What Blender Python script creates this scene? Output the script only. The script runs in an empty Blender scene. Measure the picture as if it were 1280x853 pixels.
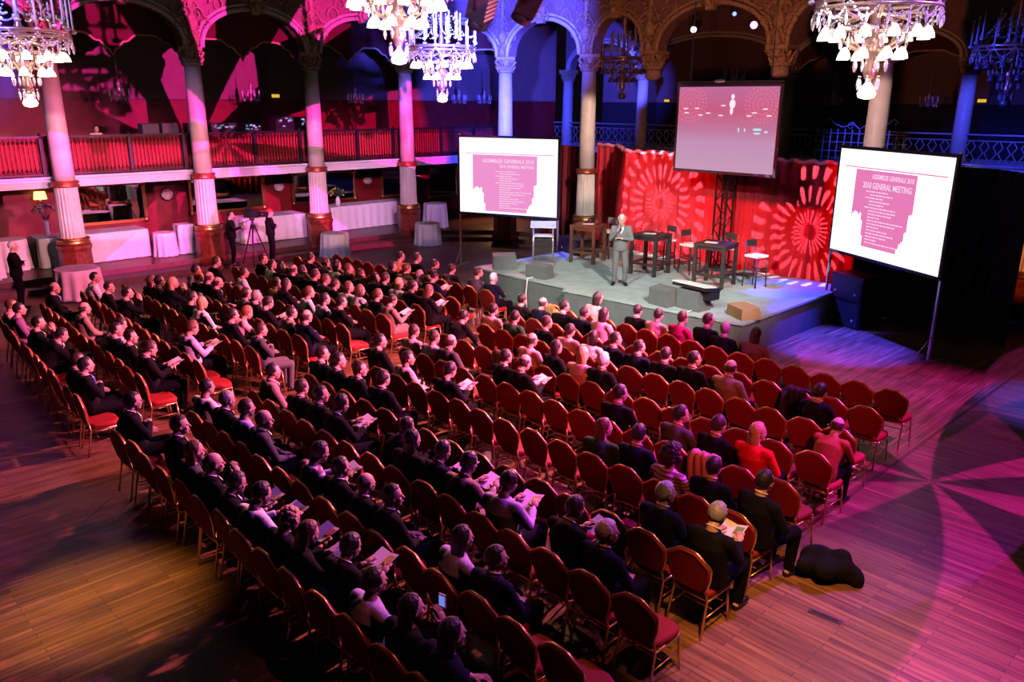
import bpy, math, random
from mathutils import Vector, Matrix, noise
random.seed(7)
PI = math.pi
col = bpy.context.scene.collection
def R(d): return math.radians(d)
def lin(c):
    c = c / 255.0
    return c / 12.92 if c <= 0.04045 else ((c + 0.055) / 1.055) ** 2.4
def rgb(r, g, b): return (lin(r), lin(g), lin(b), 1.0)

# ------------------------------------------------------------------ mesh builder
class M:
    def __init__(self): self.v = []; self.f = []; self.s = []; self.m = []; self.mi = 0
    def add(self, vs, fs, smooth=False):
        o = len(self.v); self.v += [tuple(p) for p in vs]
        for f in fs:
            self.f.append([i + o for i in f]); self.s.append(smooth); self.m.append(self.mi)
        return self
    def box(self, c, s, rot=0.0, mat=None):
        x, y, z = s[0] / 2, s[1] / 2, s[2] / 2
        vs = [Vector((a * x, b * y, d * z)) for d in (-1, 1) for b in (-1, 1) for a in (-1, 1)]
        if rot:
            q = Matrix.Rotation(rot, 3, 'Z'); vs = [q @ p for p in vs]
        if mat is not None: vs = [mat @ p for p in vs]
        vs = [p + Vector(c) for p in vs]
        return self.add(vs, [(0, 2, 3, 1), (4, 5, 7, 6), (0, 1, 5, 4), (2, 6, 7, 3), (0, 4, 6, 2), (1, 3, 7, 5)])
    def rings(self, rings, caps=True, smooth=True, closed=True):
        n = len(rings[0]); vs = [p for r in rings for p in r]; fs = []
        for i in range(len(rings) - 1):
            for j in range(n if closed else n - 1):
                k = (j + 1) % n
                fs.append((i * n + j, i * n + k, (i + 1) * n + k, (i + 1) * n + j))
        self.add(vs, fs, smooth)
        if caps:
            o = len(self.v) - len(vs)
            self.f.append([o + j for j in reversed(range(n))]); self.s.append(False); self.m.append(self.mi)
            e = o + (len(rings) - 1) * n
            self.f.append([e + j for j in range(n)]); self.s.append(False); self.m.append(self.mi)
        return self
    def lathe(self, prof, n=16, c=(0, 0, 0), smooth=True, lobes=0, depth=0.0, caps=True):
        rr = []
        for r, z in prof:
            ring = []
            for j in range(n):
                a = 2 * PI * j / n
                q = r * (1 - (depth * (0.5 + 0.5 * math.cos(a * lobes)) if lobes else 0))
                ring.append((c[0] + q * math.cos(a), c[1] + q * math.sin(a), c[2] + z))
            rr.append(ring)
        return self.rings(rr, caps, smooth)
    def tube(self, path, r, n=8, caps=True, smooth=True):
        P = [Vector(p) for p in path]; rs = r if isinstance(r, (list, tuple)) else [r] * len(P)
        T = []
        for i in range(len(P)):
            a = P[max(0, i - 1)]; b = P[min(len(P) - 1, i + 1)]
            T.append((b - a).normalized() if (b - a).length > 1e-9 else Vector((0, 0, 1)))
        u = T[0].orthogonal().normalized(); rr = []
        for i, p in enumerate(P):
            u = (u - T[i] * u.dot(T[i]))
            u = u.normalized() if u.length > 1e-6 else T[i].orthogonal().normalized()
            w = T[i].cross(u)
            rr.append([p + (u * math.cos(2 * PI * j / n) + w * math.sin(2 * PI * j / n)) * rs[i] for j in range(n)])
        return self.rings(rr, caps, smooth)
    def cyl(self, a, b, r0, r1=None, n=10): return self.tube([a, b], [r0, r0 if r1 is None else r1], n)
    def ell(self, c, r, nu=12, nv=8, mat=None, fn=None, smooth=True):
        c = Vector(c); rr = []
        vs = []
        for i in range(nv + 1):
            el = -PI / 2 + PI * i / nv
            for j in range(nu):
                az = 2 * PI * j / nu
                d = Vector((math.cos(el) * math.cos(az), math.cos(el) * math.sin(az), math.sin(el)))
                k = fn(az, el) if fn else 1.0
                p = Vector((d.x * r[0], d.y * r[1], d.z * r[2])) * k
                if mat is not None: p = mat @ p
                vs.append(p + c)
        fs = []
        for i in range(nv):
            for j in range(nu):
                k = (j + 1) % nu
                if i == 0: fs.append((0, (i + 1) * nu + k, (i + 1) * nu + j))
                elif i == nv - 1: fs.append((i * nu + j, i * nu + k, nv * nu))
                else: fs.append((i * nu + j, i * nu + k, (i + 1) * nu + k, (i + 1) * nu + j))
        return self.add(vs, fs, smooth)
    def cap(self, a, b, r0, r1, n=12):     # tapered limb with round ends
        a = Vector(a); b = Vector(b); d = b - a; L = d.length; d.normalize()
        ps = []; rs = []
        for k in (0.999, 0.8, 0.45, 0.0):
            ps.append(a - d * r0 * k); rs.append(r0 * math.sqrt(max(1e-4, 1 - k * k)))
        for k in (0.0, 0.45, 0.8, 0.999):
            ps.append(b + d * r1 * k); rs.append(r1 * math.sqrt(max(1e-4, 1 - k * k)))
        return self.tube(ps, rs, n)
    def prism(self, poly, o, ax, ay, az, depth, smooth=False):
        o, ax, ay, az = Vector(o), Vector(ax), Vector(ay), Vector(az)
        n = len(poly)
        A = [o + ax * p[0] + ay * p[1] for p in poly]; B = [p + az * depth for p in A]
        fs = [tuple(reversed(range(n))), tuple(range(n, 2 * n))] + [(i, (i + 1) % n, n + (i + 1) % n, n + i) for i in range(n)]
        return self.add(A + B, fs, smooth)
    def mesh(self, name, mats=()):
        me = bpy.data.meshes.new(name); me.from_pydata(self.v, [], self.f)
        me.polygons.foreach_set('use_smooth', self.s)
        for m in mats: me.materials.append(m)
        if len(mats) > 1: me.polygons.foreach_set('material_index', self.m)
        me.update(); return me
    def build(self, name, mat, parent=None, loc=None):
        mats = mat if isinstance(mat, (list, tuple)) else [mat]
        return link(name, self.mesh(name, mats), parent, loc)

def link(name, data, parent=None, loc=None):
    o = bpy.data.objects.new(name, data); col.objects.link(o)
    if parent is not None: o.parent = parent
    if loc is not None: o.location = loc
    return o
def tag(o, label=None, cat=None, group=None, kind=None):
    if label: o['label'] = label
    if cat: o['category'] = cat
    if group: o['group'] = group
    if kind: o['kind'] = kind
    return o
def thing(name, label, cat, loc=(0, 0, 0), rz=0.0, group=None):
    o = bpy.data.objects.new(name, None); col.objects.link(o); o.empty_display_size = 0.2
    o.location = loc; o.rotation_euler = (0, 0, rz)
    return tag(o, label, cat, group)
def struct(name, m, mat, parent=None):
    o = m.build(name, mat, parent)
    if parent is None: o['kind'] = 'structure'
    return o
def copy_tree(o, parent=None):
    c = o.copy(); col.objects.link(c)
    if parent is not None: c.parent = parent
    for ch in list(o.children): copy_tree(ch, c)
    return c
def remesh(m, voxel, dec=1.0, smooth=2):
    me = m.mesh('tmp'); o = bpy.data.objects.new('tmp', me); col.objects.link(o)
    r = o.modifiers.new('r', 'REMESH'); r.mode = 'VOXEL'; r.voxel_size = voxel; r.use_smooth_shade = True
    if smooth:
        s = o.modifiers.new('s', 'SMOOTH'); s.factor = 0.5; s.iterations = smooth
    if dec < 1.0:
        d = o.modifiers.new('d', 'DECIMATE'); d.ratio = dec
    dg = bpy.context.evaluated_depsgraph_get(); dg.update()
    out = bpy.data.meshes.new_from_object(o.evaluated_get(dg), depsgraph=dg)
    bpy.data.objects.remove(o); bpy.data.meshes.remove(me)
    out.polygons.foreach_set('use_smooth', [True] * len(out.polygons))
    return out

# ------------------------------------------------------------------ materials
def mat(name, c, rough=0.6, metal=0.0, var=0.0, scale=8.0, spec=0.5, emit=None, es=1.0, trans=0.0, sheen=0.0):
    m = bpy.data.materials.new(name); m.use_nodes = True; nt = m.node_tree; b = nt.nodes['Principled BSDF']
    b.inputs['Base Color'].default_value = c; b.inputs['Roughness'].default_value = rough
    b.inputs['Metallic'].default_value = metal; b.inputs['Specular IOR Level'].default_value = spec
    if sheen: b.inputs['Sheen Weight'].default_value = sheen
    if trans: b.inputs['Transmission Weight'].default_value = trans
    if emit is not None:
        b.inputs['Emission Color'].default_value = emit; b.inputs['Emission Strength'].default_value = es
    if var:
        tc = nt.nodes.new('ShaderNodeTexCoord'); n = nt.nodes.new('ShaderNodeTexNoise'); n.inputs['Scale'].default_value = scale
        n.inputs['Detail'].default_value = 3
        r = nt.nodes.new('ShaderNodeValToRGB')
        r.color_ramp.elements[0].color = tuple(x * (1 - var) for x in c[:3]) + (1,)
        r.color_ramp.elements[1].color = tuple(min(1, x * (1 + var)) for x in c[:3]) + (1,)
        r.color_ramp.elements[0].position = 0.3; r.color_ramp.elements[1].position = 0.7
        nt.links.new(tc.outputs['Object'], n.inputs['Vector']); nt.links.new(n.outputs['Fac'], r.inputs['Fac'])
        nt.links.new(r.outputs['Color'], b.inputs['Base Color'])
    return m
def emis(name, c, s=1.0):
    m = bpy.data.materials.new(name); m.use_nodes = True; nt = m.node_tree; nt.nodes.clear()
    e = nt.nodes.new('ShaderNodeEmission'); e.inputs[0].default_value = c; e.inputs[1].default_value = s
    o = nt.nodes.new('ShaderNodeOutputMaterial'); nt.links.new(e.outputs[0], o.inputs[0]); return m
class NT:      # tiny node helper
    def __init__(s, nt): s.nt = nt
    def n(s, t, **k):
        x = s.nt.nodes.new(t)
        for a, v in k.items(): setattr(x, a, v)
        return x
    def _in(s, sock, v):
        if isinstance(v, bpy.types.NodeSocket): s.nt.links.new(v, sock)
        else: sock.default_value = v
    def m(s, op, a, b=0.0, c=0.0):
        x = s.nt.nodes.new('ShaderNodeMath'); x.operation = op
        s._in(x.inputs[0], a); s._in(x.inputs[1], b); s._in(x.inputs[2], c); return x.outputs[0]

WOOD_SEAM = -3.9
def floor_mat():
    m = bpy.data.materials.new('oak_parquet'); m.use_nodes = True; nt = m.node_tree; b = nt.nodes['Principled BSDF']; H = NT(nt)
    tc = H.n('ShaderNodeTexCoord'); sp = H.n('ShaderNodeSeparateXYZ'); nt.links.new(tc.outputs['Object'], sp.inputs[0])
    cb = H.n('ShaderNodeCombineXYZ')
    right = H.m('GREATER_THAN', sp.outputs[0], WOOD_SEAM)
    def mix(a, bb):
        return H.m('ADD', H.m('MULTIPLY', a, right), H.m('MULTIPLY', bb, H.m('SUBTRACT', 1.0, right)))
    nt.links.new(mix(sp.outputs[0], sp.outputs[1]), cb.inputs[0]); nt.links.new(mix(sp.outputs[1], sp.outputs[0]), cb.inputs[1])
    br = H.n('ShaderNodeTexBrick'); nt.links.new(cb.outputs[0], br.inputs['Vector'])
    br.inputs['Scale'].default_value = 1.0; br.inputs['Brick Width'].default_value = 1.35; br.inputs['Row Height'].default_value = 0.075
    br.inputs['Mortar Size'].default_value = 0.003; br.inputs['Mortar Smooth'].default_value = 0.3; br.inputs['Bias'].default_value = 0.0
    br.inputs['Color1'].default_value = (0.36, 0.185, 0.085, 1); br.inputs['Color2'].default_value = (0.19, 0.09, 0.04, 1); br.inputs['Mortar'].default_value = (0.03, 0.015, 0.008, 1)
    mp = H.n('ShaderNodeMapping'); mp.inputs['Scale'].default_value = (1.2, 22, 1); nt.links.new(cb.outputs[0], mp.inputs[0])
    nz = H.n('ShaderNodeTexNoise'); nz.inputs['Scale'].default_value = 1.0; nz.inputs['Detail'].default_value = 5; nt.links.new(mp.outputs[0], nz.inputs['Vector'])
    rp = H.n('ShaderNodeValToRGB'); rp.color_ramp.elements[0].position = 0.3; rp.color_ramp.elements[0].color = (0.45, 0.45, 0.45, 1)
    rp.color_ramp.elements[1].position = 0.75; rp.color_ramp.elements[1].color = (1.25, 1.2, 1.15, 1)
    nt.links.new(nz.outputs['Fac'], rp.inputs[0])
    mx = H.n('ShaderNodeMix', data_type='RGBA', blend_type='MULTIPLY'); mx.inputs[0].default_value = 1.0
    nt.links.new(br.outputs['Color'], mx.inputs[6]); nt.links.new(rp.outputs[0], mx.inputs[7])
    nt.links.new(mx.outputs[2], b.inputs['Base Color'])
    nt.links.new(H.m('ADD', H.m('MULTIPLY', nz.outputs['Fac'], 0.25), 0.30), b.inputs['Roughness'])
    bp = H.n('ShaderNodeBump'); bp.inputs['Strength'].default_value = 0.35; bp.inputs['Distance'].default_value = 0.004
    nt.links.new(br.outputs['Fac'], bp.inputs['Height']); bp.invert = True; nt.links.new(bp.outputs[0], b.inputs['Normal'])
    return m

K = {}
K['floor'] = floor_mat()
K['plaster'] = mat('ivory_plaster', (0.72, 0.62, 0.52, 1), 0.7, var=0.12, scale=5)
K['ornament'] = mat('gilded_stucco', (0.50, 0.34, 0.20, 1), 0.55, var=0.35, scale=14)
K['shaft'] = mat('cream_column_paint', (0.78, 0.68, 0.55, 1), 0.45, var=0.08, scale=3)
K['pedestal'] = mat('red_marble', (0.20, 0.035, 0.02, 1), 0.35, var=0.4, scale=9)
K['brass'] = mat('brass', (0.75, 0.38, 0.12, 1), 0.3, 0.9)
K['redgold'] = mat('dark_copper_band', (0.45, 0.10, 0.05, 1), 0.35, 0.6)
K['redwall'] = mat('oxblood_panelling', (0.20, 0.010, 0.012, 1), 0.5, var=0.2, scale=3)
K['mauve'] = mat('mauve_grey_plaster', (0.26, 0.155, 0.14, 1), 0.8, var=0.1, scale=2)
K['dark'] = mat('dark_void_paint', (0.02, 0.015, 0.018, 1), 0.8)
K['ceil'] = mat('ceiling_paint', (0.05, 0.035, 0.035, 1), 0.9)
K['fabric'] = mat('valance_velvet', (0.10, 0.012, 0.012, 1), 0.8, var=0.2)
K['braid'] = mat('gold_braid', (0.7, 0.45, 0.25, 1), 0.5)
K['iron'] = mat('wrought_iron_dark', (0.02, 0.018, 0.02, 1), 0.45, 0.4)
K['ironlight'] = mat('painted_ironwork', (0.35, 0.35, 0.38, 1), 0.4)
K['redpanel'] = mat('red_balustrade_cloth', (0.32, 0.012, 0.014, 1), 0.7, var=0.2)
K['linen'] = mat('white_linen', (0.85, 0.80, 0.80, 1), 0.8, var=0.03)
K['curtain'] = mat('scarlet_stage_drape', (0.60, 0.016, 0.032, 1), 0.8, var=0.15, scale=2, sheen=0.1)
K['blackdrape'] = mat('black_drape', (0.008, 0.006, 0.008, 1), 0.9)
K['stage'] = mat('grey_stage_carpet', (0.38, 0.46, 0.44, 1), 0.85, var=0.12, scale=3)
K['stageside'] = mat('charcoal_stage_skirt', (0.15, 0.16, 0.16, 1), 0.85, var=0.1, scale=4)
K['black'] = mat('black_plastic', (0.012, 0.012, 0.014, 1), 0.45)
K['steel'] = mat('brushed_steel', (0.62, 0.62, 0.64, 1), 0.3, 0.8)
K['screenframe'] = mat('screen_border', (0.01, 0.01, 0.012, 1), 0.7)
K['darkwood'] = mat('stained_grey_wood', (0.032, 0.03, 0.03, 1), 0.5, var=0.25)
K['brownwood'] = mat('brown_stained_wood', (0.11, 0.045, 0.022, 1), 0.45, var=0.25)
K['whiteseat'] = mat('white_leather', (0.80, 0.78, 0.76, 1), 0.5)
K['acryl'] = mat('clear_acrylic', (0.9, 0.93, 0.96, 1), 0.04, 0.0, trans=0.97)
K['mirror'] = mat('mirror_glass', (0.85, 0.85, 0.85, 1), 0.03, 1.0)
K['chairred'] = mat('crimson_upholstery', (0.30, 0.005, 0.004, 1), 0.75, var=0.12, scale=40)
K['chairgold'] = mat('antique_gold_tube', (0.80, 0.50, 0.20, 1), 0.30, 0.9)
K['paper'] = mat('white_paper', (0.80, 0.78, 0.76, 1), 0.6)
K['skin'] = mat('skin_tone', (0.62, 0.36, 0.27, 1), 0.5, var=0.06, scale=20)
K['eye'] = mat('eye_dark', (0.02, 0.015, 0.015, 1), 0.3)
K['lip'] = mat('lip_tone', (0.40, 0.13, 0.11, 1), 0.5)
HAIR = {'k': mat('black_hair', (0.012, 0.009, 0.009, 1), 0.5, var=0.3, scale=60), 'd': mat('dark_brown_hair', (0.035, 0.018, 0.012, 1), 0.5, var=0.3, scale=60),
        'b': mat('brown_hair', (0.11, 0.05, 0.025, 1), 0.5, var=0.3, scale=60), 'g': mat('grey_hair', (0.30, 0.28, 0.27, 1), 0.5, var=0.3, scale=60),
        'w': mat('white_hair', (0.75, 0.72, 0.72, 1), 0.5, var=0.15, scale=60), 'n': mat('dark_hair_rim', (0.06, 0.045, 0.04, 1), 0.5, var=0.3, scale=60),
        'r': mat('red_hair', (0.35, 0.10, 0.04, 1), 0.5, var=0.3, scale=60), 'y': mat('fair_hair', (0.55, 0.36, 0.18, 1), 0.5, var=0.3, scale=60)}
CLOTH = {'K': ((0.004, 0.004, 0.005), 'black suit'), 'N': ((0.006, 0.007, 0.024), 'navy suit'), 'G': ((0.075, 0.07, 0.08), 'grey suit'),
         'T': ((0.30, 0.21, 0.17), 'tan jacket'), 'W': ((0.80, 0.78, 0.78), 'white shirt'), 'L': ((0.52, 0.45, 0.68), 'lilac shirt'),
         'P': ((0.78, 0.42, 0.42), 'pink shirt'), 'O': ((0.62, 0.30, 0.12), 'tan-orange shirt'), 'R': ((0.70, 0.02, 0.015), 'red top'),
         'D': ((0.005, 0.005, 0.006), 'black top'), 'S': ((0.70, 0.62, 0.66), 'striped pale top'), 'M': ((0.45, 0.02, 0.12), 'crimson top'),
         'U': ((0.22, 0.10, 0.24), 'purple top'), 'V': ((0.03, 0.09, 0.05), 'dark green top'), 'E': ((0.36, 0.09, 0.045), 'rust sweater')}
CM = {k: mat('cloth_' + v[1].replace(' ', '_').replace('-', '_'), v[0] + (1,), 0.9, var=0.12, scale=30, spec=.15) for k, v in CLOTH.items()}
def striped():
    m = CM['S']; nt = m.node_tree; b = nt.nodes['Principled BSDF']; H = NT(nt)
    tc = H.n('ShaderNodeTexCoord'); w = H.n('ShaderNodeTexWave', bands_direction='Z'); w.inputs['Scale'].default_value = 7
    nt.links.new(tc.outputs['Object'], w.inputs['Vector']); r = H.n('ShaderNodeValToRGB'); r.color_ramp.interpolation = 'CONSTANT'
    r.color_ramp.elements[0].color = (0.75, 0.68, 0.70, 1); r.color_ramp.elements[1].color = (0.28, 0.12, 0.22, 1); r.color_ramp.elements[1].position = 0.6
    nt.links.new(w.outputs['Color'], r.inputs[0]); nt.links.new(r.outputs[0], b.inputs['Base Color'])
striped()
K['trouser'] = mat('dark_trousers', (0.004, 0.004, 0.006, 1), 0.9, spec=.1)
K['khaki'] = mat('khaki_trousers', (0.22, 0.15, 0.10, 1), 0.85)
K['greytrouser'] = mat('grey_trousers', (0.10, 0.10, 0.10, 1), 0.85)
K['shoe'] = mat('black_shoe_leather', (0.01, 0.01, 0.01, 1), 0.35)
K['tie'] = mat('blue_tie', (0.10, 0.12, 0.45, 1), 0.5)
# ------------------------------------------------------------------ the room (X along the seat rows, Y towards the stage)
SL = -25.0          # line of the left colonnade
m = M(); m.add([(-24.2, -3, 0), (14, -3, 0), (14, 40, 0), (-24.2, 40, 0)], [(0, 1, 2, 3)])
struct('floor', m, K['floor'])
m = M(); m.box((WOOD_SEAM, 10, 0.001), (0.05, 26, 0.006)); struct('trim_1', m, mat('seam_batten', (0.10, 0.05, 0.025, 1), 0.4))
# raised gallery floor with two steps; the line bends round the corner towards the stage
def offset_poly(d, z0, z1):
    pts = [(-24.6 - d, -3), (-24.6 - d, 18.9 + d * 0.4), (-22.3 - d * 0.5, 21.3 + d), (-17.2, 22.3 + d), (-17.2, 40), (-30, 40), (-30, -3)]
    mm = M(); mm.prism(pts, (0, 0, z0), (1, 0, 0), (0, 1, 0), (0, 0, 1), z1 - z0); return mm
K['step'] = mat('brown_step_boards', (0.10, 0.045, 0.035, 1), 0.4, var=0.25, scale=6)
struct('trim_2', offset_poly(-0.45, 0.0, 0.15), K['step'])
struct('trim_3', offset_poly(0.25, 0.15, 0.30), K['step'])
# balcony on the left
K['fascia'] = mat('white_fascia_paint', (0.80, 0.74, 0.72, 1), 0.5)
m = M(); m.box((-27.2, 10, 2.86), (3.5, 27, 0.24))
for z, d, hh in ((2.72, 0.03, 0.05), (2.97, 0.07, 0.06), (2.87, 0.015, 0.05)): m.box((-25.45 + d / 2, 10, z), (d + 0.04, 27, hh))
struct('trim_4', m, K['fascia'])
m = M(); m.box((-29.2, 14, 1.65), (0.3, 34, 2.7)); struct('wall_left', m, K['redwall'])
m = M(); m.box((-29.2, 14, 4.0), (0.3, 34, 2.16)); struct('wall_left_dado', m, K['redwall'])
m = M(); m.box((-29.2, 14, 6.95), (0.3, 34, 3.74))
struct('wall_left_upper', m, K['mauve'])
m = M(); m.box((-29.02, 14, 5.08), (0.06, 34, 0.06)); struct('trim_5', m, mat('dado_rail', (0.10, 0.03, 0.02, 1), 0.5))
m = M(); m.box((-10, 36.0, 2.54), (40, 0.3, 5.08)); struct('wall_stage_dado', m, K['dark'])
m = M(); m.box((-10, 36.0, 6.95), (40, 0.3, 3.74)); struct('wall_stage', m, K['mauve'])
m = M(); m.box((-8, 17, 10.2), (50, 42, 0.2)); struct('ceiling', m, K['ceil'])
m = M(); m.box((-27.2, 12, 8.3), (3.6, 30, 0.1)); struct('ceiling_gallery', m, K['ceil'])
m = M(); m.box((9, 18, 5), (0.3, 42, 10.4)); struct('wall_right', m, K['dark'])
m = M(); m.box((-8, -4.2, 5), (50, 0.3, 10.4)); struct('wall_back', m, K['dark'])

# ---- columns and arcade
COLS = [(-25, 2.9), (-25, 6.8), (-25, 10.75), (-25, 14.75), (-25, 18.62), (-21.9, 20.75), (-18.45, 21.3), (-15.85, 21.3), (-11.6, 21.3), (-8.8, 21.3), (-5.0, 21.9), (-2.0, 18.6)]
def capital_mesh():
    m = M(); m.lathe([(0.25, 6.05), (0.30, 6.08), (0.30, 6.13), (0.25, 6.16), (0.26, 6.28), (0.34, 6.46), (0.30, 6.50)], 20)
    for ring, z, r, n in ((0, 6.22, 0.29, 8), (1, 6.38, 0.34, 8)):
        for i in range(n):
            a = 2 * PI * (i + ring * 0.5) / n; c, s = math.cos(a), math.sin(a)
            m.tube([(c * (r - 0.06), s * (r - 0.06), z - 0.10), (c * r, s * r, z), (c * (r + 0.06), s * (r + 0.06), z + 0.06), (c * (r + 0.07), s * (r + 0.07), z + 0.01)], [0.055, 0.05, 0.035, 0.012], 6)
    for i in range(4):
        a = PI / 4 + i * PI / 2; c, s = math.cos(a), math.sin(a)
        m.tube([(c * .26, s * .26, 6.38), (c * .40, s * .40, 6.50), (c * .46, s * .46, 6.44), (c * .41, s * .41, 6.40)], [0.05, 0.05, 0.04, 0.02], 6)
    m.box((0, 0, 6.54), (0.66, 0.66, 0.10)); return m
def shaft_up(z0=2.9):
    m = M(); m.lathe([(0.275, z0), (0.26, 4.2), (0.235, 6.06)], 24); return m
def fluted():
    m = M(); m.lathe([(0.345, 1.30), (0.34, 1.36), (0.325, 1.42), (0.305, 2.70), (0.32, 2.76)], 96, lobes=20, depth=0.10); return m
def rings_mesh(z, r):
    m = M(); m.lathe([(r, z - 0.09), (r + 0.07, z - 0.07), (r + 0.08, z - 0.03), (r + 0.03, z), (r + 0.08, z + 0.04), (r + 0.06, z + 0.08), (r, z + 0.1)], 24); return m
def ped_mesh(z0):
    m = M(); m.lathe([(0.50, z0), (0.50, z0 + 0.10), (0.44, z0 + 0.14), (0.42, 0.95), (0.46, 1.05), (0.46, 1.12), (0.38, 1.17)], 8, smooth=False)
    return m
cap_me = capital_mesh().mesh('capital', [K['ornament']]); up_me = shaft_up().mesh('shaft', [K['shaft']])
fl_me = fluted().mesh('fluted_drum', [K['shaft']]); r1_me = rings_mesh(2.82, 0.29).mesh('ring', [K['redgold']]); r0_me = rings_mesh(1.24, 0.36).mesh('ring', [K['brass']])
ped_me = ped_mesh(0.14).mesh('pedestal', [K['pedestal']])
CLAB = ['cream fluted column at the far left edge of the hall', 'cream column on red pedestal behind the leftmost lit crystal chandelier, cloth table at its foot',
        'cream column on red pedestal left of the cameraman', 'cream column on red pedestal right of the man in the beret',
        'cream column on red pedestal at the right end of the long cloth bar', 'white and blue lit column rising behind the left projection screen',
        'cream column with red band standing at the left end of the red curtain', None, None,
        'pale column rising behind the right projection screen', 'orange lit column at the far right edge, beyond the black drape', 'column at the right side of the hall']
for i, (x, y) in enumerate(COLS):
    if CLAB[i] is None:
        t = thing('hanging_capital', ['carved hanging capital left of the wide central arch', 'carved hanging capital right of the wide central arch'][i - 7], 'capital', (x, y, 0), 0, 'hanging capitals of the stage arcade')
        link('capital', cap_me, t); m = M(); m.lathe([(0.02, 5.72), (0.16, 5.76), (0.24, 5.84), (0.24, 6.05)], 20); m.build('pendant_drum', K['ornament'], t); continue
    if i == 11: continue
    t = thing('column', CLAB[i], 'column', (x, y, 0), math.atan2(-y, -x - 0.0), 'columns of the arcade')
    link('shaft', up_me, t); link('lower_shaft', fl_me, t); link('upper_ring', r1_me, t); link('lower_ring', r0_me, t); link('pedestal', ped_me, t); link('capital', cap_me, t)
# arcade walls
CR = 7.72
def arcade(i, A, B, crown=CR, mw=K['plaster'], full=True, mt=None, z1=9.4, gap=0.30, nm=None):
    A = Vector((A[0], A[1], 0)); B = Vector((B[0], B[1], 0)); d = B - A; L = d.length; d.normalize()
    nrm = Vector((-d.y, d.x, 0))
    if nrm.dot(-A) < 0: nrm = -nrm        # towards the hall
    z0 = 6.58; a = L / 2 - gap; b = crown - z0; N = 26
    poly = [(0, z0), (gap, z0)] + [(L / 2 - a * math.cos(PI * k / N), z0 + b * abs(math.sin(PI * k / N)) ** 0.9) for k in range(1, N)] + [(L - gap, z0), (L, z0), (L, z1), (0, z1)]
    m = M()
    arc = poly[1:N + 2]; top = [(p[0], z1) for p in arc]
    for s, off in ((1, 0.22), (-1, -0.22)):
        o = A + nrm * off
        P = lambda q: o + d * q[0] + Vector((0, 0, q[1]))
        vs = [P(q) for q in arc] + [P(q) for q in top]; n = len(arc)
        m.add(vs, [(k, k + 1, n + k + 1, n + k) for k in range(n - 1)])
        m.add([P((0, z0)), P((gap, z0)), P((gap, z1)), P((0, z1))], [(0, 1, 2, 3)]); m.add([P((L - gap, z0)), P((L, z0)), P((L, z1)), P((L - gap, z1))], [(0, 1, 2, 3)])
    f = [A + nrm * .22 + d * q[0] + Vector((0, 0, q[1])) for q in arc]; g = [A - nrm * .22 + d * q[0] + Vector((0, 0, q[1])) for q in arc]
    m.add(f + g, [(k, k + 1, len(f) + k + 1, len(f) + k) for k in range(len(f) - 1)])
    struct(nm or 'wall_arcade_%d' % i, m, mw)
    # moulded archivolt
    m = M()
    for off, rad, dz in ((0.26, 0.075, 0.04), (0.24, 0.05, 0.18)):
        m.tube([A + nrm * off + d * (L / 2 - (a + dz) * math.cos(PI * k / N)) + Vector((0, 0, z0 + (b + dz) * abs(math.sin(PI * k / N)) ** 0.9)) for k in range(N + 1)], rad, 6)
    struct('trim_%d' % (10 + i), m, mt or K['plaster'])
    return A, B, d, nrm, L
def scroll(m, o, dx, dz, n, s, flip, r=0.03):
    pts = []
    for k in range(22):
        a = k * 0.42; q = s * (1 - k / 24.0)
        pts.append(o + dx * (flip * (s - q * math.cos(a))) + dz * (q * math.sin(a) + s * 0.3) + n * (0.05 + 0.02 * math.sin(k)))
    m.tube(pts, [r * (1 - k / 30.0) for k in range(22)], 5)
def leaf(m, p, dirv, n, s):
    sd = dirv.cross(n)
    m.tube([p, p + dirv * s * .5 + n * s * .25 + sd * s * .06, p + dirv * s + n * s * .05], [s * .12, s * .22, s * .03], 6)
def keystone(A, B, crown=CR, i=0):
    A = Vector((A[0], A[1], 0)); B = Vector((B[0], B[1], 0)); d = (B - A).normalized(); nrm = Vector((-d.y, d.x, 0))
    if nrm.dot(-A) < 0: nrm = -nrm
    c = (A + B) / 2 + nrm * 0.3; z = Vector((0, 0, 1)); m = M()
    m.prism([(-.13, -.12), (.13, -.12), (.20, .38), (-.20, .38)], c + z * crown - nrm * .06, d, z, nrm, 0.18)
    m.ell(c + z * (crown + .12) + nrm * .16, (.12, .12, .14), 10, 8)
    for sgn in (-1, 1):
        scroll(m, c + z * (crown + .28) + d * .15 * sgn + nrm * .02, d, z, nrm, .16, sgn); scroll(m, c + z * (crown + .02) + d * .14 * sgn + nrm * .02, d, z, nrm, .11, sgn, .022)
    return m
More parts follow.
